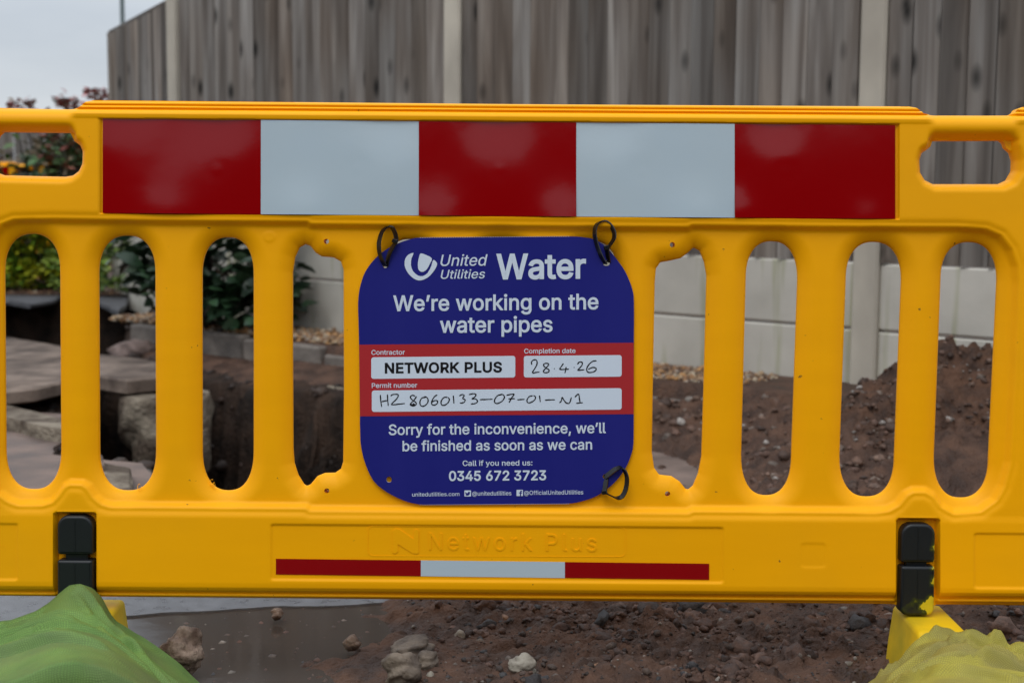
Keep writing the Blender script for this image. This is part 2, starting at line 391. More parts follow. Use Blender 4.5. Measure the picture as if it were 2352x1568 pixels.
S5 = [(1593.6, 568.4), (1579.6, 581), (1563.5, 593), (1539.4, 598.5), (1517, 602.5), (1507, 616.6), (1504.4, 648.7), (1500.5, 850), (1497.6, 1038.5), (1503, 1074.6), (1515, 1090.7),
      (1543, 1094), (1561.7, 1106), (1575.3, 1123), (1582, 1124.7), (1592.4, 1116), (1604.4, 1087), (1612, 1048), (1618, 850), (1623.5, 632.6), (1617.7, 600.5), (1607.7, 576)]
slots = [slot(8, 137, 11, 139.5, 537, 1124), slot(225, 356, 227, 357.5, 541, 1127), slot(463, 582, 463.5, 582, 545, 1127), S4,
         slot(880, 1000, 880, 1000, 549, 1085), slot(1090, 1210, 1090, 1210, 551, 1087), slot(1300, 1420, 1299, 1418, 553, 1088), S5,
         slot(1713.5, 1833, 1703, 1819, 554, 1138), slot(1943.5, 2072, 1929, 2056, 555.5, 1141), slot(2161.5, 2292, 2146, 2273, 556, 1143.5),
         slot(-210, -85, -208, -83, 533, 1120), slot(2388, 2515, 2372, 2497, 558, 1146)]
slots = slots[:11]
H1 = [(2142.7, 323), (2300, 322), (2307.5, 328), (2311, 338.4), (2324, 350), (2330, 369), (2329, 393), (2317, 413.6), (2296.5, 423), (2142.7, 423), (2124, 413.6), (2113.7, 396.5), (2112, 369), (2117, 352), (2129, 344), (2137.6, 336.7)]
H0 = [(160.6, 304), (165, 313), (171, 324.7), (184.6, 335), (189.7, 348.6), (188.7, 376), (181, 393), (167.5, 403), (150.4, 406), (7, 402.6), (-15, 395), (-27, 376), (-28, 350), (-23, 333), (-10, 320), (-7, 310), (3, 302)]
def circ(x, y, r, k=10): return [(x + r * math.cos(2 * math.pi * i / k), y + r * math.sin(2 * math.pi * i / k)) for i in range(k)]
screws = [circ(750, 554.5, 6.2), circ(751, 1126, 6.2), circ(1544, 562, 6.2), circ(1533, 1133, 6.2)]
OUT = [(-193, 250), (-188, 233), (-175, 226), (-60, 228), (-41, 233), (-30, 243), (-16, 247), (159, 251.5), (180, 249), (186, 246), (192, 238), (200, 232), (212, 229.5), (1176, 238.5), (2090, 244), (2101, 246),
       (2112, 253), (2119, 262), (2129, 263), (2144, 266), (2317, 265), (2330, 260), (2338, 250), (2352, 245), (2470, 246), (2484, 252), (2488, 266),
       (2487, 1393), (1176, 1378.5), (-193, 1366)]
REG = [(-18, 600), (-8, 540), (8, 519), (35, 509), (120, 507), (400, 511), (706, 513), (714, 519), (1176, 523), (1580, 526), (1590, 521), (1900, 525), (2200, 526), (2262, 531), (2295, 545), (2318, 575), (2331, 612), (2334, 650), (2326, 850), (2315, 1060),
       (2300, 1115), (2283, 1145), (2249, 1169), (2190, 1174), (2163, 1159), (2147, 1136), (2125, 1124), (2095, 1124), (2079, 1133), (2060, 1156), (2040, 1167), (2010, 1171),
       (1590, 1168), (1580, 1173), (1176, 1170), (714, 1167), (704, 1161), (420, 1159), (256, 1158), (236, 1152), (219, 1138), (205, 1116), (191, 1107.5), (161, 1106.5), (147, 1114), (133, 1134), (120, 1148), (99, 1154), (44, 1154), (20, 1145), (-2, 1128), (-16, 1080)]
slots_r = [to_ref(s, .006) for s in slots]; hand_r = [to_ref(h, .01) for h in (H0, H1)]; screws_r = [to_ref(s, .014) for s in screws]
out_r = to_ref(OUT, .012); reg_r = to_ref(REG, .022)
gx = np.arange(-194, 2492, 3.3)
rows = []
def seg(a, b, s):
    n = max(1, round((b - a) / s)); rows.extend(list(np.linspace(a, b, n, endpoint=False)))
seg(222, 290, 1.9); seg(290, 480, 4); seg(480, 640, 3.2); seg(640, 1030, 9); seg(1030, 1195, 3.2); seg(1195, 1345, 3.0); seg(1345, 1384, 1.9); rows.append(1384.0)
gy = np.array(rows)
GX, GY0 = np.meshgrid(gx, gy); GY = GY0 + sk_(GX)
def local_sdf(px, py, poly, mar=60):
    P = np.asarray(poly); m = (px > P[:, 0].min() - mar) & (px < P[:, 0].max() + mar) & (py > P[:, 1].min() - mar) & (py < P[:, 1].max() + mar)
    d = np.full(px.shape, -1e3); d[m] = sdf(px[m], py[m], P); return d
def phi(px, py):
    p = sdf(px, py, out_r)
    for h in slots_r + hand_r + screws_r: p = np.minimum(p, -local_sdf(px, py, h, 15))
    return p
cx = (GX[:-1, :-1] + GX[1:, 1:]) / 2; cy = (GY[:-1, :-1] + GY[1:, 1:]) / 2
keep = phi(cx, cy) > 0
used = np.zeros(GX.shape, int)
for a in (slice(0, -1), slice(1, None)):
    for b in (slice(0, -1), slice(1, None)): used[a, b] += keep
bound = (used > 0) & (used < 4)
for it in range(2):
    bx = GX[bound]; by = GY[bound]; p0 = phi(bx, by); e = .4
    gxx = (phi(bx + e, by) - p0) / e; gyy = (phi(bx, by + e) - p0) / e
    nn = np.maximum(gxx ** 2 + gyy ** 2, .3); st = np.clip(p0, -9, 9)
    GX[bound] = bx - st * gxx / nn; GY[bound] = by - st * gyy / nn
PT = [(224, 4), (238, 6), (239.5, 12), (242, 14.5), (245.5, 14), (247.5, 9.5), (249, 16.5), (252, 19.5), (255, 18.5), (257, 13.5), (259, 22), (264, 28.5), (269, 31.5), (276, 31), (280, 30), (1160, 30), (1175, 30), (1190, 31.5), (1340, 32),
      (1350, 31), (1358, 27), (1364, 20), (1367, 17.5), (1370, 20), (1374, 19), (1378, 11), (1386, 5)]
PT = np.array(PT)
def rect(x, y, x0, x1, y0, y1, wd, r=0):
    cxr = (x0 + x1) / 2; cyr = (y0 + y1) / 2
    dx = np.abs(x - cxr) - (x1 - x0) / 2 + r; dy = np.abs(y - cyr) - (y1 - y0) / 2 + r
    d = np.hypot(np.maximum(dx, 0), np.maximum(dy, 0)) + np.minimum(np.maximum(dx, dy), 0) - r
    return ss(wd / 2, -wd / 2, d)
def height(X, Y):
    yy = Y - sk_(X)
    t = np.interp(yy, PT[:, 0], PT[:, 1])
    # round grip bars at both ends
    bar = 3 + 27 * np.sqrt(np.clip(1 - ((yy - 284.5) / 28.5) ** 2, 0, 1)); bar = np.where(yy < 262, np.maximum(bar, 7), bar)
    s = ss(-46, -24, X) * (1 - ss(156, 182, X)) + ss(2124, 2150, X) * (1 - ss(2318, 2342, X))
    t = np.where(yy < 352, t * (1 - s) + bar * s, t)
    # reflector recess
    t = t - 5.5 * rect(X, yy, 232, 2061, 280.5, 497.5, 3)
    t = t - 2.5 * ss(497, 499, yy) * (1 - ss(502, 514, yy)) * 0
    # recessed field with the slots
    rg = local_sdf(X, Y, reg_r, 60)
    k = ss(-9, 9, rg)
    t = t * (1 - k) + np.minimum(t, 17.5) * k
    # softened shoulder of the rails just outside the field
    t = t - 2.0 * np.exp(-((rg + 12) / 7) ** 2) * (k < .5)
    # deep channels for the pegs
    for a, b in ((129, 223), (2058, 2153)):
        t = t - (t - 13) * rect(X, yy, a, b, 1184, 1500, 7, 4)
    # bottom panel recess and its raised plate, small test square, end recesses
    t = t - 2.6 * rect(X, yy, 625, 1658, 1205, 1331, 3, 5)
    t = t + 1.0 * (rect(X, yy, 845, 1437, 1209, 1282, 3, 12)) * 0
    t = t - .8 * rect(X, yy, 1837, 1893, 1240, 1294, 3, 8)
    t = t - 2.4 * rect(X, yy, -200, 45, 1208, 1336, 3, 5) - 2.4 * rect(X, yy, 2234, 2600, 1214, 1339, 3, 5)
    t = t + .7 * (rect(X, yy, 605, 632, 535, 560, 3, 13))
    # rims of the openings
    for P, r, te in [(q, 40, 3.5) for q in slots_r] + [(q, 20, 9) for q in hand_r]:
        d = -local_sdf(X, Y, P, r + 4)
        q = np.clip(d / r, 0, 1); qq = .75 * (1 - (1 - q) ** 2) + .25 * np.sqrt(1 - (1 - q) ** 2)
        t = np.where(d < r, te + np.maximum(t - te, 0) * qq, t)
    return t / 1000
T = height(GX, GY) + .00018 * fbm(GX / 160, GY / 160, 2, 3)
uu, vv = bp(GX, GY, TR)
Vf = bw(uu, vv, T).reshape(-1, 3); Vb = bw(uu, vv, -np.minimum(T * .9, .026)).reshape(-1, 3)
barcell = keep & (cy - sk_(cx) < 330) & ((((cx > -38) & (cx < 156)) | ((cx > 2146) & (cx < 2326))))
nx_, ny_ = len(gx), len(gy)
def shell(name, cells, mats, parent):
    Ff = grid_faces(nx_, ny_, cells, flip=True); off = nx_ * ny_
    Fb = Ff[:, ::-1] + off
    # boundary walls
    ed = {}
    E = np.concatenate([Ff[:, [k, (k + 1) % 4]] for k in range(4)]); key = np.sort(E, 1); kk = key[:, 0].astype(np.int64) * (off + 1) + key[:, 1]
    _, idx, cnt = np.unique(kk, return_index=True, return_counts=True); B = E[idx[cnt == 1]]
    Wl = np.stack([B[:, 1], B[:, 0], B[:, 0] + off, B[:, 1] + off], 1)
    F = np.concatenate([Ff, Fb, Wl]); V = np.concatenate([Vf, Vb])
    u_, inv = np.unique(F, return_inverse=True)
    return obj(name, V[u_], inv.reshape(F.shape), mats, parent, smooth=True, sharp=48)
shell('panel', keep & ~barcell, M['yellow'], barrier)
shell('handle', barcell & (cx < 1000), M['yellow'], barrier)
shell('handle', barcell & (cx > 1000), M['yellow'], barrier)

# reflective film panels, with the bulges that bend what they mirror
def film(name, x0, x1, ya, yb, t, m, bulges, parent=None, step=7):
    """x0..x1; ya(x), yb(x): top and bottom edge"""
    nxx = max(2, int((x1 - x0) / step)); nyy = max(2, int((yb(x0) - ya(x0)) / step))
    X, K = np.meshgrid(np.linspace(x0, x1, nxx), np.linspace(0, 1, nyy)); Y = ya(X) * (1 - K) + yb(X) * K
    h = np.full(X.shape, t * 1000.0)
    for (bx_, by_, r, a) in bulges:
        h += a * np.exp(-(((X - bx_) ** 2 + (Y - by_) ** 2) / r ** 2))
    h += .10 * fbm(X / 60, Y / 60, 3, 9)
    h /= 1000; u, v = bp(X, Y, t); V = bw(u, v, h).reshape(-1, 3)
    F = grid_faces(nxx, nyy, flip=True); nV = len(V)
    V2 = V - nB * .0006
    ring = list(range(nxx)) + [nxx * k + nxx - 1 for k in range(1, nyy)] + [nxx * nyy - 1 - k for k in range(1, nxx)] + [nxx * k for k in range(nyy - 2, 0, -1)]
    R_ = np.array(ring); Wq = np.stack([R_, np.roll(R_, -1), np.roll(R_, -1) + nV, R_ + nV], 1)
    return obj(name, np.concatenate([V, V2]), np.concatenate([F, Wq]), m, parent or barrier, sharp=50)
ya = lambda x: 272.5 + (x - 235) * .00845; yb = lambda x: 489.5 + (x - 235) * .0073
xs = [235.5, 599, 962, 1323.5, 1687.5, 2056.5]
BUL = [[(500, 390, 26, -.3), (500, 390, 12, .25), (390, 515, 88, 4.2), (495, 262, 80, -3.2), (300, 240, 80, -2.6), (420, 400, 60, .6)],
       [(820, 388, 24, -.35), (820, 388, 11, .35), (690, 515, 90, 3.0), (900, 262, 90, -2.4)],
       [(1147, 388, 26, -.3), (1147, 388, 12, .25), (1000, 530, 85, 4.2), (1290, 535, 85, 4.2), (1145, 270, 68, -3.2), (1145, 420, 80, .8)],
       [(1476, 396, 24, -.35), (1476, 396, 11, .35), (1390, 262, 90, -2.4), (1590, 530, 90, 3.0)],
       [(1805, 396, 26, -.3), (1805, 396, 12, .25), (1780, 282, 52, -3.0), (1680, 500, 55, 3.0), (1985, 520, 55, 2.2), (1900, 420, 110, .8)]]
for k in range(5):
    film('reflective_panel', xs[k] + .15, xs[k + 1] - .15, ya, yb, .0286, M['red'] if k % 2 == 0 else M['white'], BUL[k])
yc = lambda x: 1282.5 + (x - 633) * .0114; yd = lambda x: 1318.5 + (x - 633) * .0122
xs2 = [633.5, 966.5, 1297.5, 1629]
for k in range(3):
    film('reflective_strip', xs2[k] + .1, xs2[k + 1] - .1, yc, yd, .0302, M['red'] if k != 1 else M['white'], [])

